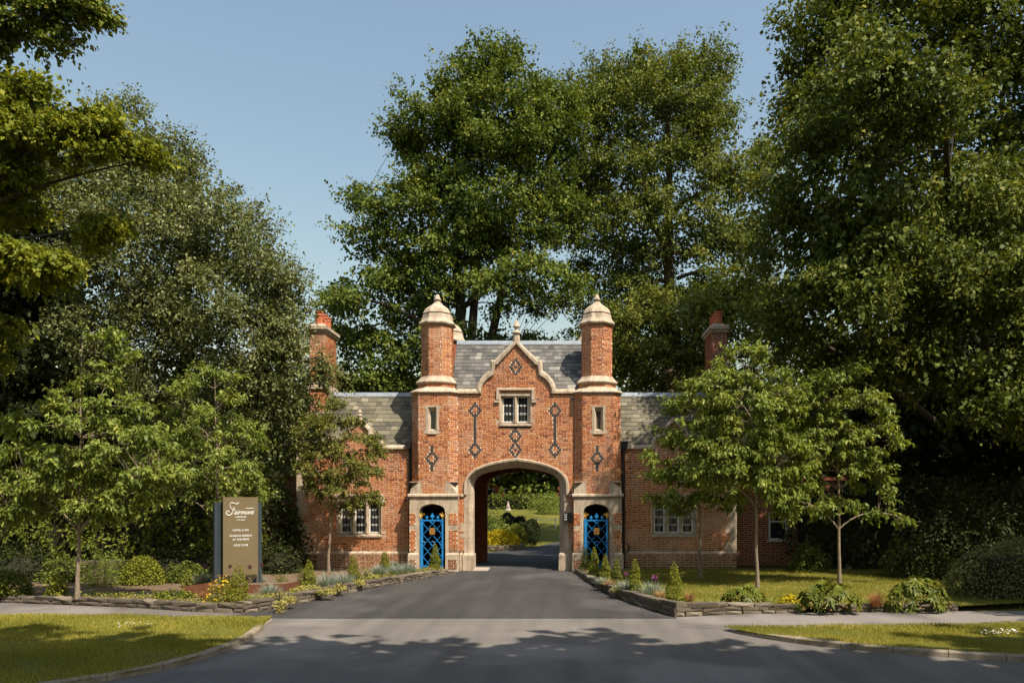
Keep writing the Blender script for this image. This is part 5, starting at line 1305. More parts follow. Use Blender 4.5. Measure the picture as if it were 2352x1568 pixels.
var = [(610, 1388, .30, .18, 'variegated creeper below the pale fescue'), (640, 1392, .22, .15, 'variegated creeper spilling over the left wall'), (690, 1368, .42, .17, 'widest mat of variegated creeper under the second spire'), (735, 1372, .26, .14, 'variegated creeper left of the large fescue'), (812, 1350, .20, .14, 'variegated creeper below the third spire'), (768, 1362, .18, .15, 'small variegated clump between blue fescues'),
       (848, 1338, .22, .16, 'variegated clump on the wall right of the third spire'), (985, 1314, .24, .10, 'yellow creeper below the left blue gate'), (1420, 1366, .18, .12, 'yellow creeper hanging on the right wall')]
for i, (x, y, rx, h, lab) in enumerate(var):
    X, Y = gnd(x, y, BZ); Y += .52
    bush('variegated_creeper', lab, (X, Y, BZ), sh_dome(X, Y, BZ + .04, rx, .18, h, .2, .5), int(900 * rx / .3), .042, 'leaf_variegated', 110 + i, asp=.75, group='variegated creepers')
X, Y = gnd(642, 1402, .05)
bush('trailing_creeper', 'pale variegated creeper trailing down the wall face to the drive', (X, Y, .25), lambda r, n: (np.stack([X + .06 + r.normal(0, .07, n), Y - .08 + r.uniform(-.08, .05, n), r.uniform(.03, .3, n)], 1), np.tile([0, -1.0, .3], (n, 1))), 380, .04, 'leaf_variegated', 130, asp=.8)
for i, (x, y, lab) in enumerate([(700, 1330, 'dark leaved straggly plant right of the sign'), (645, 1345, 'straggly dark plant inside the rusty edging'), (840, 1330, 'tall thin stemmed plant by the third spire'), (455, 1338, 'lime green leafy plant inside the rusty edging'), (430, 1345, 'yellow green perennial at the left end of the rusty edging')]):
    X, Y = gnd(x, y, BZ); bush('perennial_plant', lab, (X, Y, BZ), sh_dome(X, Y, BZ, .2, .2, .45, .3, .9), 260, .07, ['leaf_oak', 'leaf_crab', 'leaf_cherry', 'leaf_laurel', 'leaf_box'][i], 140 + i, asp=.4)
for i, (x, y, h, mt, lab) in enumerate([(468, 1378, .26, 'leaf_rust', 'rust brown sedge at the wall edge below the rusty edging'), (486, 1386, .22, 'leaf_straw', 'straw coloured grass left of the yellow flowers'), (738, 1366, .2, 'leaf_straw', 'dry straw tuft right of the variegated mat'), (1520, 1378, .34, 'leaf_straw', 'golden dry grass under the purple allium'), (1400, 1350, .3, 'leaf_straw', 'straw tuft between the third and fourth right spires'), (2012, 1392, .42, 'leaf_rust', 'spiky orange brown grass between two big leaved shrubs'), (1580, 1386, .34, 'leaf_rust', 'olive brown tuft at the foot of the last right spire')]):
    X, Y = gnd(x, y, BZ); tuft('sedge_tuft', lab, (X, Y, BZ), 160, h, .9, mt, 150 + i, w=.006)
def allium(x, yb, yt, lab, mat, seed, k=.055):
    X, Y = gnd(x, yb, BZ); s = (CAM_D + Y) / F; h = (yb - yt) * s
    root = empty('allium', (X, Y, BZ), lab, 'flower', 'alliums in the beds'); r = np.random.default_rng(seed)
    mb = MB(); tube(mb, bez((X, Y, BZ), (X + .03, Y, BZ + h / 2), (X, Y, BZ + h), 5), [.006] * 5, 5); mb.obj('stem', 'leaf_green_stem', root)
    d = rand_dirs(r, 160); quad_mesh('flower_head', leaves(np.array([X, Y, BZ + h]) + d * .25 * k, d, rand_dirs(r, 160), np.full(160, k), np.full(160, k * .25), 0), mat, root, r.uniform(0, 1, 160))
mat_two('leaf_green_stem', (0.09, 0.11, 0.03), (0.13, 0.15, 0.05), 10, bmp=0)
allium(1503, 1372, 1326, 'purple allium head on a thin stem between the last two right spires', 'petal_purple', 1, .075)
allium(1438, 1345, 1318, 'small pinkish allium beside the bright right spire', 'petal_purple', 2)
allium(470, 1345, 1300, 'pink allium head just left of the sign', 'petal_purple', 3); allium(528, 1352, 1299, 'dark seed head in front of the lower left of the sign', 'petal_brown', 4)
allium(574, 1352, 1301, 'dark seed head in front of the lower right of the sign', 'petal_brown', 5); allium(600, 1368, 1297, 'tall brown seed head on a bent stem right of the sign', 'petal_brown', 6)
# ---- big leaved shrubs along the right wall
def rosette_shrub(name, lab, x, y, rx, h, seed, n_ros=46, size=.17, mat='leaf_laurel'):
    X, Y = gnd(x, y, BZ); Y += .3; root = empty(name, (X, Y, BZ), lab, 'shrub', 'big leaved shrubs by the right pavement'); r = np.random.default_rng(seed)
    p, o = sh_dome(X, Y, BZ, rx, .35, h, .12, .25)(r, n_ros); QV, QT = [], []
    for c, q in zip(p, o):
        k = 9; a = np.linspace(0, 6.28, k, endpoint=False) + r.uniform(0, 1); t1 = np.cross(q, [0, 0, 1.]) + 1e-3; t1 /= np.linalg.norm(t1); t2 = np.cross(q, t1)
        D = np.outer(np.cos(a), t1) + np.outer(np.sin(a), t2) + q * .35; L = size * r.uniform(.7, 1.2, k)
        QV.append(leaves(np.tile(c, (k, 1)), D, np.tile(q + [0, 0, .5], (k, 1)), L, L * .34, .25)); QT.append(r.uniform(.1, .75, k))
    quad_mesh('foliage', np.concatenate(QV), mat, root, np.concatenate(QT))
    pb, ob = sh_dome(X, Y - .05, BZ, rx * 1.05, .38, h * .45, .1, .2)(r, 130)
    quad_mesh('faded_flower', leaves(pb, ob + r.normal(0, .4, ob.shape), ob, np.full(130, .05), np.full(130, .035)), 'leaf_straw', root, r.uniform(.3, 1, 130))
    mb = MB()
    for k in range(6):
        q = p[k]; tube(mb, bez((X, Y, BZ), (X * .5 + q[0] * .5, Y, BZ + .3 * h), q, 4), [.02, .016, .01, .006], 5)
    mb.obj('stem', 'bark', root)
rosette_shrub('rhododendron', 'big leaved shrub at the foot of the middle hornbeam', 1716, 1392, .50, .42, 1)
rosette_shrub('rhododendron', 'big leaved shrub spilling over the gap in the right wall', 1912, 1400, .72, .60, 2, 60)
rosette_shrub('rhododendron', 'largest big leaved shrub near the clipped hedge', 2118, 1396, .74, .66, 3, 70)
X, Y = gnd(1812, 1388, BZ); bush('choisya_shrub', 'small golden green plant between two big leaved shrubs on the right', (X, Y, BZ), sh_dome(X, Y, BZ, .25, .2, .26, .2, .6), 240, .085, 'leaf_yellow', 170, asp=.45)

# ---- turf
def blades(name, polys, dens, hmin, hmax, seed, mat='leaf_grass', z=lambda x, y: np.full(len(x), .06), label=None, w=.006):
    r = np.random.default_rng(seed); out = []; tn = []
    for poly in polys:
        P = np.array(poly); lo, hi = P.min(0), P.max(0); n = int((hi - lo).prod() * dens)
        x = r.uniform(lo[0], hi[0], n); y = r.uniform(lo[1], hi[1], n); m = in_poly(x, y, poly)
        # keep what the picture or a step aside can see
        dd = y + CAM_D; u = x / np.maximum(dd, .5); m &= (u > -1.05) & (u < .9) & (dd > 7.5); x, y = x[m], y[m]
        n = len(x); a = r.uniform(0, 6.28, n); h = r.uniform(hmin, hmax, n) * (1 + .45 * np.sin(x * 2.1) * np.sin(y * 2.7 + x)); b = np.stack([x, y, z(x, y)], 1)
        s = np.stack([np.cos(a), np.sin(a), np.zeros(n)], 1) * w; t = b + np.stack([r.normal(0, .4, n) * h, r.normal(0, .4, n) * h, h], 1)
        out.append(np.stack([b - s, b + s, t], 1)); tn.append(np.clip(r.normal(.5, .2, n) + .22 * np.sin(x * 1.3 + y) * np.sin(y * 1.9), 0, 1))
    return tag(quad_mesh(name, np.concatenate(out), mat, None, np.concatenate(tn), n=3), label, 'grass', kind='stuff')
blades('verge_grass', [vlt + vlk[::-1]], 2100, .035, .075, 1, z=lambda x, y: np.full(len(x), .07), label='short sunlit grass of the left verge inside the kerb')
blades('verge_grass', [vrt + vrk[::-1]], 2100, .03, .065, 2, z=lambda x, y: np.full(len(x), .07), label='short grass of the right verge inside the kerb')
blades('lawn_grass', [[RW[4], RW2[1], RW2[2], RW3[0], RW3[2], (12, -9), (12, -.5), (3.0, -.5), (1.8, -4.0)]], 520, .03, .07, 3, z=lambda x, y: np.full(len(x), .11), label='short shaded lawn grass before the right wing')
def daisies(name, x0, x1, y0, y1, n, seed, lab):
    r = np.random.default_rng(seed); p = np.array([gnd(a, b, .07) + (.125,) for a, b in zip(r.uniform(x0, x1, n), r.uniform(y0, y1, n))]); D = rand_dirs(r, n); D[:, 2] = 0
    tag(quad_mesh(name, leaves(p, D, np.tile([0, -.5, 1.], (n, 1)), np.full(n, .035), np.full(n, .035), 0, 0), 'petal_white', None, r.uniform(0, 1, n)), lab, 'daisies', kind='stuff')
daisies('daisies', 270, 350, 1432, 1446, 26, 5, 'scatter of white daisies in the left verge'); daisies('daisies', 2255, 2340, 1448, 1460, 60, 6, 'drift of white daisies in the right verge')

# ================================================================== SIGN, GATES, FITTINGS
mat_two('sign_tan', (0.20, 0.155, 0.085), (0.225, 0.175, 0.10), 2, rough=.42, bmp=0, spec=.5, metal=.35)
mat_two('sign_slate', (0.030, 0.042, 0.055), (0.040, 0.054, 0.068), 2, rough=.5, bmp=0)
mat_two('sign_letter', (.80, .80, .78), (.84, .84, .82), 3, rough=.5, bmp=0)
mat_two('corten', (0.085, 0.032, 0.016), (0.16, 0.062, 0.030), 9, bmp=.3)
YS = -6.3; S_ = (CAM_D + YS) / F; SX = sx(551, YS); YAW = R(31)
sign = empty('monolith_sign', (SX, YS, 0), 'tall tan sign with white lettering and dark slate back panel in the left bed', 'sign')
sign.rotation_euler = (0, 0, YAW)
SW, ZT = .92, sz(1141, YS)
def sign_part(name, mb, mat, parent=sign):
    o = mesh_obj(name, mb.v, mb.f, mat); o.parent = parent; return o
mb = MB(); mb.box(-SW / 2, SW / 2, -.16, .22, .52, ZT); sign_part('front_panel', mb, 'sign_tan')
mb = MB(); mb.box(-SW / 2 - .20, SW / 2 + .13, .02, .40, .1, ZT - .15); mb.box(-SW / 2 - .09, -SW / 2 - .075, .0, .021, .1, ZT - .15); sign_part('back_panel', mb, 'sign_slate')
mb = MB()                                    # perforated lattice skirt
for k in range(-9, 19):
    for s in (-1, 1):
        a = np.array([-SW / 2 + k * .075, 0.0]); x0, z0 = -SW / 2 + k * .075, .15; x1, z1 = x0 + s * .30, .52
        # clip to the panel width
        if min(x0, x1) < -SW / 2 or max(x0, x1) > SW / 2: continue
        mb.bar((x0, -.157, z0), (x1, -.157, z1), .011, 4)
mb.box(-SW / 2, -SW / 2 + .02, -.165, -.145, .12, .52); mb.box(SW / 2 - .02, SW / 2, -.165, -.145, .12, .52); mb.box(-SW / 2 + .02, SW / 2 - .02, -.165, -.145, .12, .15)
sign_part('lattice_skirt', mb, 'sign_tan')
def letters(txt, cx, z, h, shear=0.0, squeeze=1.0, bold=.0, space=1.0):
    cu = bpy.data.curves.new('lettering', 'FONT'); cu.body = txt; cu.size = h; cu.align_x = 'CENTER'; cu.shear = shear; cu.offset = bold; cu.space_character = space; cu.resolution_u = 3; cu.extrude = .003
    t = bpy.data.objects.new('tmp', cu); COL.objects.link(t); me = bpy.data.meshes.new_from_object(t.evaluated_get(bpy.context.evaluated_depsgraph_get())); bpy.data.objects.remove(t)
    me.materials.clear(); me.materials.append(M['sign_letter']); o = link(bpy.data.objects.new('lettering', me)); o.parent = sign
    o.location = (cx, -.165, z); o.rotation_euler = (R(90), 0, 0); o.scale = (squeeze, 1, 1); return o
def zy(y): return sz(y, YS)
letters('airmont', .075, zy(1180), .18, shear=.4, squeeze=.90, bold=.001)
sw = MB()                                    # the swash capital, drawn as strokes
def stroke(pts, w):
    P = np.array(pts, float); n = 22; t = np.linspace(0, len(P) - 1, n); q = np.stack([np.interp(t, np.arange(len(P)), P[:, i]) for i in range(2)], 1)
    for _ in range(2): q[1:-1] = (q[:-2] + q[1:-1] * 2 + q[2:]) / 4
    tube(sw, [(p[0], -.166, p[1]) for p in q], [w * (.5 + .5 * math.sin(math.pi * i / (n - 1))) + .002 for i in range(n)], 5)
zb = zy(1180)
stroke([(-.17, zb + .21), (-.20, zb + .10), (-.24, zb + .0), (-.32, zb - .045), (-.385, zb + .01), (-.37, zb + .09), (-.32, zb + .10), (-.295, zb + .05)], .011)
stroke([(-.27, zb + .24), (-.285, zb + .30), (-.24, zb + .335), (-.17, zb + .30), (-.09, zb + .285), (-.045, zb + .32), (-.08, zb + .34)], .009)
stroke([(-.30, zb + .235), (-.27, zb + .20), (-.22, zb + .13), (-.13, zb + .12)], .007)
stroke([(.12, zb + .165), (.22, zb + .16), (.36, zb + .175)], .006)
o = mesh_obj('lettering', sw.v, sw.f, 'sign_letter'); o.parent = sign
letters('CHESHIRE', 0, zy(1187.5), .052, space=1.3, bold=.0015); letters('THE MERE', 0, zy(1194), .040, space=1.3, bold=.001)
letters('HOTEL & SPA', 0, zy(1218.5), .078, bold=.0005, squeeze=.92); letters('GORDON RAMSAY', 0, zy(1231), .078, bold=.0005, squeeze=.90); letters('AT THE MERE', 0, zy(1239.5), .078, bold=.0005, squeeze=.92); letters('GOLF CLUB', 0, zy(1252.5), .078, bold=.0005, squeeze=.92)
# rusty steel edging round the sign bed
X1, Y1 = gnd(418, 1366, BZ); X2, Y2 = gnd(655, 1358, BZ)
edg = empty('steel_edging', (X1, Y1, BZ), 'rusty steel planter edging around the foot of the sign', 'planter')
def edge_plate(p, q, h):
    mb = MB(); e = np.array(q) - np.array(p); e /= np.linalg.norm(e); n = np.array([-e[1], e[0]]) * .012
    c = [np.array(p) - n, np.array(q) - n, np.array(q) + n, np.array(p) + n]
    mb.add([(k[0], k[1], BZ - .03) for k in c] + [(k[0], k[1], BZ + h) for k in c], [(3, 2, 1, 0), (4, 5, 6, 7), (0, 1, 5, 4), (1, 2, 6, 5), (2, 3, 7, 6), (3, 0, 4, 7)]); mb.obj('plate', 'corten', edg)
edge_plate((X1, Y1), (X2, Y2), .22); edge_plate((X1, Y1), (X1 + .35, Y1 + 1.3), .22); edge_plate((X2, Y2), (X2 + .35, Y2 + 1.3), .22)
mb = MB(); mb.add([(X1, Y1, BZ + .15), (X2, Y2, BZ + .15), (X2 + .35, Y2 + 1.3, BZ + .15), (X1 + .35, Y1 + 1.3, BZ + .15)], [(0, 1, 2, 3)]); mb.obj('planting_soil', 'soil', edg)

# ---- blue wrought iron gates in the tower doorways
def fleur(mb, x, y, z, h, w):
    """flat fleur-de-lis built from bars and diamonds"""
    mb.bar((x, y, z), (x, y, z + h * .3), w * .14, 6)
    d = w * .16
    mb.add([(x, y - .012, z + h), (x - w * .22, y, z + h * .58), (x, y - .012, z + h * .28), (x + w * .22, y, z + h * .58), (x, y + .012, z + h * .6)], [(0, 1, 2, 3), (0, 4, 1), (1, 4, 2), (2, 4, 3), (3, 4, 0)])
    for s in (-1, 1):
        pts = [(x + s * w * .05, z + h * .30), (x + s * w * .26, z + h * .50), (x + s * w * .42, z + h * .72), (x + s * w * .54, z + h * .62), (x + s * w * .50, z + h * .46)]
        for a, b in zip(pts[:-1], pts[1:]): mb.bar((a[0], y, a[1]), (b[0], y, b[1]), w * .10, 5)
    mb.bar((x - w * .3, y, z + h * .30), (x + w * .3, y, z + h * .30), w * .08, 5)
def gate(xa, xb, lab):
    yg = .06; za, zb = .16, 1.90; xc = (xa + xb) / 2
    g = empty('iron_gate', (xc, yg, za), lab, 'gate', 'blue iron gates in the tower doorways')
    mb = MB(); mb.box(xa, xa + .10, yg - .03, yg + .03, .06, zb + .03); mb.obj('post', 'blue_paint', g)
    mb = MB(); mb.box(xb - .06, xb, yg - .03, yg + .03, .06, zb + .03); mb.obj('post', 'blue_paint', g)
    mb = MB(); mb.box(xa + .10, xb - .06, yg - .02, yg + .02, zb - .05, zb); mb.obj('top_rail', 'blue_paint', g)
    mb = MB(); mb.box(xa + .10, xb - .06, yg - .02, yg + .02, za, za + .05); mb.obj('bottom_rail', 'blue_paint', g)
    mb = MB(); mb.box(xa - .05, xa, yg - .02, yg + .02, zb - .20, zb - .14); mb.obj('hinge', 'blue_paint', g)
    L_, R_ = xa + .10, xb - .06; W_ = R_ - L_; px, pz = W_ / 2, .41
    mb = MB()
    for s in (1, -1):
        for k in range(-8, 10):
            # diagonals x = L + s*(z - z0)*px/pz, clipped to the frame
            pts = []
            for zz in np.linspace(za + .04, zb - .05, 160):
                xx = (L_ if s > 0 else R_) + s * (zz - zb + .14 + k * pz) * px / pz
                if L_ <= xx <= R_: pts.append((xx, zz))
            if len(pts) > 6: mb.bar((pts[0][0], yg + s * .008, pts[0][1]), (pts[-1][0], yg + s * .008, pts[-1][1]), .011, 6)
    mb.obj('lattice', 'blue_paint', g)
    def ringo(x, z, r_, a0=0, a1=2 * math.pi):
        mb = MB(); n = 14
        for i in range(n):
            p, q = a0 + (a1 - a0) * i / n, a0 + (a1 - a0) * (i + 1) / n
            mb.bar((x + r_ * math.cos(p), yg - .014, z + r_ * math.sin(p)), (x + r_ * math.cos(q), yg - .014, z + r_ * math.sin(q)), .012, 5)
        mb.obj('scroll_ring', 'blue_paint', g)
    ringo((L_ + R_) / 2, 1.03, .075); ringo(L_, 1.03, .075, -math.pi / 2, math.pi / 2); ringo(R_, 1.03, .075, math.pi / 2, 3 * math.pi / 2); ringo((L_ + R_) / 2, zb - .05, .085, math.pi, 2 * math.pi)
    mb = MB(); mb.box((L_ + R_) / 2 - .095, (L_ + R_) / 2 + .095, yg - .05, yg - .02, 1.36, 1.60, top=.0); pl = mb.obj('crest_plate', 'gold', g)
    mb = MB(); c = (L_ + R_) / 2
    for zz in (1.42, 1.48, 1.54): mb.box(c - .055, c + .055, yg - .056, yg - .051, zz - .012, zz + .012)
    mb.obj('crest_relief', 'terracotta', pl)
    for x_, h_, w_ in ((c, .26, .16), (c - .20, .17, .12), (c + .20, .17, .12)):
        mb = MB(); z_ = zb
        mb.bar((x_, yg, z_), (x_, yg, z_ + h_ * .35), .016, 6)
        q = h_ * .3
        mb.add([(x_, yg - .008, z_ + h_), (x_ - w_ * .5, yg - .008, z_ + h_ * .45), (x_, yg - .012, z_ + h_ * .18), (x_ + w_ * .5, yg - .008, z_ + h_ * .45), (x_, yg + .012, z_ + h_ * .5)], [(0, 1, 2, 3), (0, 4, 1), (1, 4, 2), (2, 4, 3), (3, 4, 0)])
        mb.bar((x_ - w_ * .52, yg, z_ + h_ * .45), (x_ + w_ * .52, yg, z_ + h_ * .45), .014, 5)
        mb.obj('finial', 'blue_paint', g)
    for x_ in (xa + .04, xb - .03):
        mb = MB(); fleur(mb, x_, yg - .02, zb + .04, .26, .20); mb.obj('gilded_fleur', 'gold', g)
gate(sx(965.5, .06), sx(1018.5, .06), 'blue lattice iron gate with gilded fleurs in the left tower doorway')
gate(sx(1342, .06), sx(1396, .06), 'blue lattice iron gate with gilded fleurs in the right tower doorway')
# ---- black plaque beside the arch
xp = sx(1303, YM - .1); zp0, zp1 = sz(1199, YM), sz(1177, YM)
plq = empty('wall_plaque', (xp, YM - .05, zp0), 'small black plaque with white lettering on the right arch jamb', 'plaque')
mb = MB(); pw = .17; mb.prism([(xp - pw + .06, zp0), (xp + pw, zp0), (xp + pw, zp1), (xp - pw + .06, zp1), (xp - pw, zp1 - .1), (xp - pw, zp0 + .1)], YM - .16, YM - .09); mb.obj('backplate', 'iron_black', plq)
mb = MB()
for k in range(3):
    zc = zp0 + .09 + k * .085; mb.box(xp - .10, xp - .085, YM - .166, YM - .161, zc, zc + .055); mb.box(xp - .085, xp - .04, YM - .166, YM - .161, zc + .02, zc + .035); mb.box(xp - .04, xp - .025, YM - .166, YM - .161, zc, zc + .055)
mb.obj('lettering', 'white_paint', plq)
# garden hose on the drainpipe
hr = empty('garden_hose', (TXR + TW / 2 + .16, .2, .9), 'black hose coiled on the drainpipe beside the right tower', 'hose')
mb = MB()
for k in range(3):
    a = np.linspace(0, 6.28, 20); tube(mb, np.stack([TXR + TW / 2 + .17 + (.13 + .012 * k) * np.cos(a), np.full(20, .22 - .03 * k), .85 + .19 * np.sin(a)], 1), [.016] * 20, 6)
mb.obj('coil', 'iron_black', hr)
# ---- creeping ground cover and litter that ties the beds together
KINDW = {'leaf_box': 'bright green creeping leaves', 'leaf_variegated': 'pale variegated leaves', 'leaf_rust': 'brown leaf litter', 'leaf_cherry': 'taller green stems', 'leaf_straw': 'dry straw coloured litter'}
def scatter(name, lab, path, n, d0, d1, size, mats, seed, z, side):
    r = np.random.default_rng(seed); P = np.array(resample(path, 200)); T = unit_rows(np.gradient(P, axis=0)); Nn = np.stack([-T[:, 1], T[:, 0]], 1) * side
    for i, (mt, share, zh) in enumerate(mats):
        m = int(n * share); k = r.integers(0, 200, m); clump = .5 + .5 * np.sin(k * .21 + i * 2) * np.sin(k * .077 + i); keep_ = r.uniform(size=m) < clump ** 1.3 + .12; k = k[keep_]; m = len(k)
        p = P[k] + Nn[k] * (d0 + (d1 - d0) * r.uniform(0, 1, m) ** 1.3)[:, None] + r.normal(0, .04, (m, 2)); q = np.c_[p, z + r.uniform(0, zh, m)]
        L = size * r.uniform(.5, 1.4, m); Dd = rand_dirs(r, m); Dd[:, 2] *= .5; up_ = r.normal(0, .35, (m, 3)); up_[:, 2] += 1
        o = quad_mesh(name, leaves(q, Dd, up_, L, L * .6), mt, None, r.uniform(0, 1, m)); tag(o, lab % KINDW[mt], 'ground cover', kind='stuff')
scatter('ground_cover', '%s along the left bed edge', LW[:9], 7000, .12, 1.0, .055, [('leaf_box', .45, .12), ('leaf_variegated', .3, .10), ('leaf_rust', .3, .015), ('leaf_cherry', .5, .16)], 71, BZ, -1)
scatter('ground_cover', '%s along the right bed edge', RW, 3600, .12, .9, .055, [('leaf_box', .35, .10), ('leaf_straw', .25, .05), ('leaf_rust', .3, .015), ('leaf_cherry', .3, .14)], 72, BZ, 1)
scatter('ground_cover', '%s behind the right pavement wall', RW2 + RW3, 3000, .15, .8, .06, [('leaf_box', .4, .10), ('leaf_straw', .3, .04), ('leaf_cherry', .4, .14)], 73, BZ, 1)
scatter('fallen_leaves', '%s gathered at the left wall foot', LW[:9], 700, -.02, -.5, .03, [('leaf_straw', .5, .004), ('leaf_rust', .5, .004)], 74, .012, -1)
scatter('fallen_leaves', '%s gathered at the right wall foot', RW, 420, -.02, -.6, .03, [('leaf_straw', .5, .004), ('leaf_rust', .5, .004)], 75, .012, 1)
# ================================================================== BEYOND THE ARCH
def gz(Y): return float(ground_z(0, Y))
YY = 12.0
bush('golden_hedge', 'bright yellow bush behind a stone edging seen through the arch', (sx(1150, YY), YY, .2), sh_dome(sx(1150, YY), YY + .4, .25, 1.05, .6, .75, .15, .3), 3200, .085, 'leaf_yellow', 201, cat='shrub')
bush('golden_hedge', 'small yellow bush further back, touching the dark hedge beyond the arch', (sx(1190, 14), 14, .2), sh_dome(sx(1186, 14), 14, .2, .6, .5, 1.05, .15, .3), 1500, .085, 'leaf_box', 202, cat='shrub')
bush('variegated_shrub', 'pale speckled shrub at the left inside the arch view', (sx(1128, 15), 15, .1), sh_dome(sx(1122, 15), 15, .1, 1.3, .9, 1.9, .15, .3), 2600, .12, 'leaf_cherry', 203)
bush('clipped_hedge', 'dark clipped hedge beside the drive beyond the arch', (sx(1215, 16), 16, .1), sh_box(sx(1196, 16), sx(1229, 16), 14.5, 18, .1, 1.35, .06), 5000, .10, 'leaf_dark', 204, cat='hedge')
bush('clipped_hedge', 'dark rounded hedge on the lawn behind the speckled shrub', (sx(1180, 21), 21, gz(21)), sh_box(sx(1152, 21), sx(1206, 21), 20.3, 21.6, gz(21) - .1, gz(21) + 1.05, .1), 4000, .11, 'leaf_dark', 205, cat='hedge')
bush('round_shrub', 'rounded green shrub on the far lawn at the right of the arch view', (sx(1262, 30), 30, gz(30)), sh_dome(sx(1264, 30), 30, gz(30), .95, .8, 1.6, .2, .4), 2000, .12, 'leaf_cherry', 206)
bush('round_shrub', 'small pale shrub in the middle distance of the arch view', (sx(1236, 36), 36, gz(36)), sh_dome(sx(1236, 36), 36, gz(36), .9, .8, .95, .2, .4), 1000, .13, 'leaf_cherry', 207)
rubble_wall('bed_edging', 'low stone edging below the yellow bush beyond the arch', [(sx(1100, 11.2), 11.0), (sx(1150, 11.2), 10.9), (sx(1190, 11.2), 11.5), (sx(1202, 13), 13.2)], lambda t: .26, 2, 9, side=1)
YST = 33.0; xs_, zs_ = sx(1167, YST), gz(YST)
st = empty('garden_statue', (xs_, YST, zs_), 'small white stone figure on the far lawn seen through the arch', 'statue')
mb = MB(); mb.lathe(xs_, YST, [(.26, zs_), (.24, zs_ + .08), (.20, zs_ + .10), (.18, zs_ + .22)], n=12); mb.obj('pedestal', 'concrete', st)
mb = MB(); mb.lathe(xs_, YST, [(.17, zs_ + .22), (.15, zs_ + .34), (.09, zs_ + .48), (.10, zs_ + .56), (.06, zs_ + .62), (.035, zs_ + .64), (.055, zs_ + .68), (.045, zs_ + .74), (.01, zs_ + .76)], n=12); mb.obj('figure', 'concrete', st, smooth=True)
# chain posts along the drive
pf = empty('chain_fence', (sx(1260, 24), 24, gz(24)), 'low post and chain rail beside the drive beyond the arch', 'fence')
pxs = [sx(1232, 23), sx(1276, 23), sx(1330, 23)]
for x_ in pxs: mb = MB(); mb.bar((x_, 23, gz(23) - .1), (x_, 23, gz(23) + .62), .045, 8); mb.obj('post', 'white_paint', pf)
for a, b in zip(pxs[:-1], pxs[1:]): mb = MB(); tube(mb, bez((a, 23, gz(23) + .58), ((a + b) / 2, 23, gz(23) + .34), (b, 23, gz(23) + .58), 8), [.022] * 8, 5); mb.obj('chain', 'white_paint', pf)
bush('shrub_bank', 'dark bank of shrubs at the far side of the lawn beyond the arch', (-3, 41, gz(41)), sh_box(-11, 4, 40.4, 42, gz(41) - .1, gz(41) + 1.25, .25), 5000, .2, 'leaf_oak', 208, core=core_box(-10.8, 3.8, 40.8, 41.8, 1.2, gz(41) + 1.0))
# park trees beyond the lawn
pk = [(-12, 44, 15, 6, 'leaf_oak', 'dark park tree left of the arch axis beyond the lawn'), (-4.2, 48, 14, 4.6, 'leaf_lime', 'dense park tree in the middle of the arch view'), (1.5, 45, 14, 5.0, 'leaf_sycamore', 'sunlit park tree at the right of the arch view'), (-7.5, 40, 11, 3.8, 'leaf_oak', 'low branched park tree at the left of the arch view'), (9, 52, 16, 7, 'leaf_lime', 'tall park tree hidden mostly behind the right tower')]
protos = {}
for i, (x, y, h, rr, mt, lab) in enumerate(pk):
    z = gz(y)
    if mt in protos:
        p, h0 = protos[mt]; copy_tree(p, (x, y, z), lab, 1.3 * i, h / h0)
    else:
        protos[mt] = (make_tree('park_tree', lab, (x, y, z), [(x, y, z + h * .55, rr, rr, h * .40), (x - rr * .5, y, z + h * .34, rr * .7, rr * .6, h * .24), (x + rr * .5, y - 1, z + h * .36, rr * .7, rr * .6, h * .26)], 90, 1.4, 150, .42, mt, 210 + i, trunk_r=.35, trunk_top=z + h * .8, fill=900, limbs=25, front=.5, group='park trees beyond the lawn', tone=.05), h)
bush('woodland_edge', 'dark woodland closing the view far beyond the park trees', (0, 62, 1.7), sh_box(-75, 85, 58, 66, 1.2, 17, 1.4), 18000, 1.0, 'leaf_dark', 220, cat='woodland', core=core_box(-74, 84, 60, 65, 1, 15))['kind'] = 'stuff'
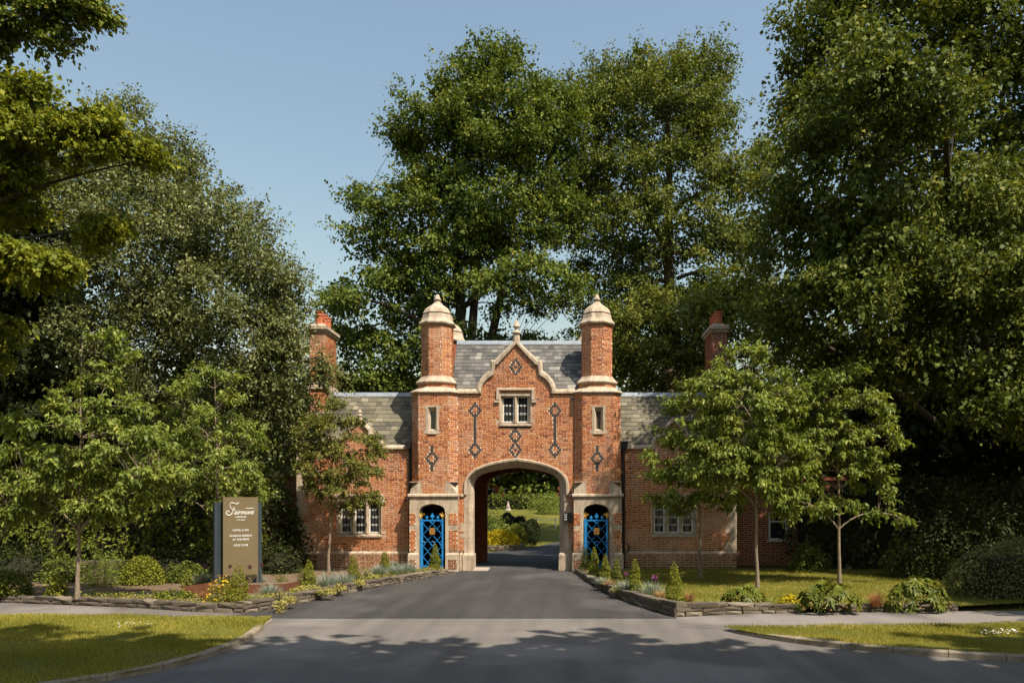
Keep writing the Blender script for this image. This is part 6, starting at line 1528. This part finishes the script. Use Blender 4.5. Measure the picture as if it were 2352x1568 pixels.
# far brick house glimpsed under the trees
fh = empty('far_house', (-4, 55, 1.7), 'red brick house glimpsed under the trees beyond the lawn', 'house')
mb = MB(); mb.box(-9, 1.5, 54, 57, 1.6, 4.0); mb.obj('wall', 'brick_far', fh) if False else mb.obj('wall', 'terracotta', fh)
mb = MB(); mb.add([(-9.3, 53.7, 4.6), (1.8, 53.7, 4.6), (1.8, 57.3, 4.6), (-9.3, 57.3, 4.6), (-9.3, 55.5, 6.6), (1.8, 55.5, 6.6)], [(0, 1, 5, 4), (2, 3, 4, 5), (0, 4, 3), (1, 2, 5)]); mb.obj('roof', 'slate_lichen', fh)
for k in range(5):
    xw = -8.2 + k * 2.0; mb = MB(); mb.box(xw, xw + .9, 53.93, 54.02, 2.5, 3.7); wn = mb.obj('window', 'white_paint', fh); mb = MB(); mb.box(xw + .08, xw + .82, 53.9, 53.925, 2.58, 3.62); mb.obj('pane', 'glass', wn)

# ================================================================== TREES BEHIND THE VIEWER, WHOSE SHADE FALLS ON THE ROAD
def shade_tree(x, y, ells, lab, seed, n=120, per=75, size=.62):
    return make_tree('roadside_tree', lab, (x, y, 0), ells, n, 1.3 if size > .4 else 1.0, per, size, 'leaf_oak', seed, trunk_r=.4, trunk_top=15, fill=4500, limbs=40, front=.5, straight=True, limb_from=.72, group='roadside trees across the road')
shade_tree(9.0, -33.0, [(9, -23.4, 14.5, 6.0, 2.8, 3.2), (3, -25.5, 14.5, 6, 3.6, 3.5), (12, -30, 13, 6, 6, 6), (4, -30.5, 15.5, 10, 5.0, 3.5), (20, -26, 15, 7, 4, 3.5)], 'roadside tree behind the viewer shading the right half of the road', 301, 170)
shade_tree(-3.0, -34.0, [(-1.5, -24.0, 14.5, 5.4, 2.8, 3.6), (-3.4, -22.6, 14.0, 3.8, 1.9, 2.6), (-4, -30, 14, 6, 5, 6), (-10, -29.5, 15.5, 8, 5, 3.5), (-19, -27, 14, 6, 4, 4)], 'roadside tree behind the viewer shading the left half of the road', 302, 170)
rt = shade_tree(20.0, -30.0, [(18, -22.2, 13.0, 5.0, 2.2, 3.0), (20, -27, 13, 5, 4, 5)], 'roadside tree beyond the right edge shading the far verge', 303, 90)
shade_tree(18.5, -13.0, [(17.0, -12.2, 7.0, 3.6, 3.0, 2.6), (18.5, -13, 10, 4, 3.5, 3)], 'roadside tree just outside the right edge shading the clipped hedge', 304, 110, 180, .2)
for i, (x, y, r_) in enumerate([(-17, -34, 7), (-30, -30, 7), (22, -40, 8), (2, -44, 8), (-12, -46, 8), (34, -30, 7)]):  # extra unseen trees, added to cut the skylight on the shaded road
    copy_tree(rt, (x, y, 0), ['added roadside tree behind the viewer, far to the left', 'added roadside tree at the far left across the road', 'added roadside tree behind the viewer, far to the right', 'added roadside tree directly behind the viewer', 'added roadside tree behind and left of the viewer', 'added roadside tree at the far right across the road'][i], 1.1 * i, .8 + .1 * (i % 3))
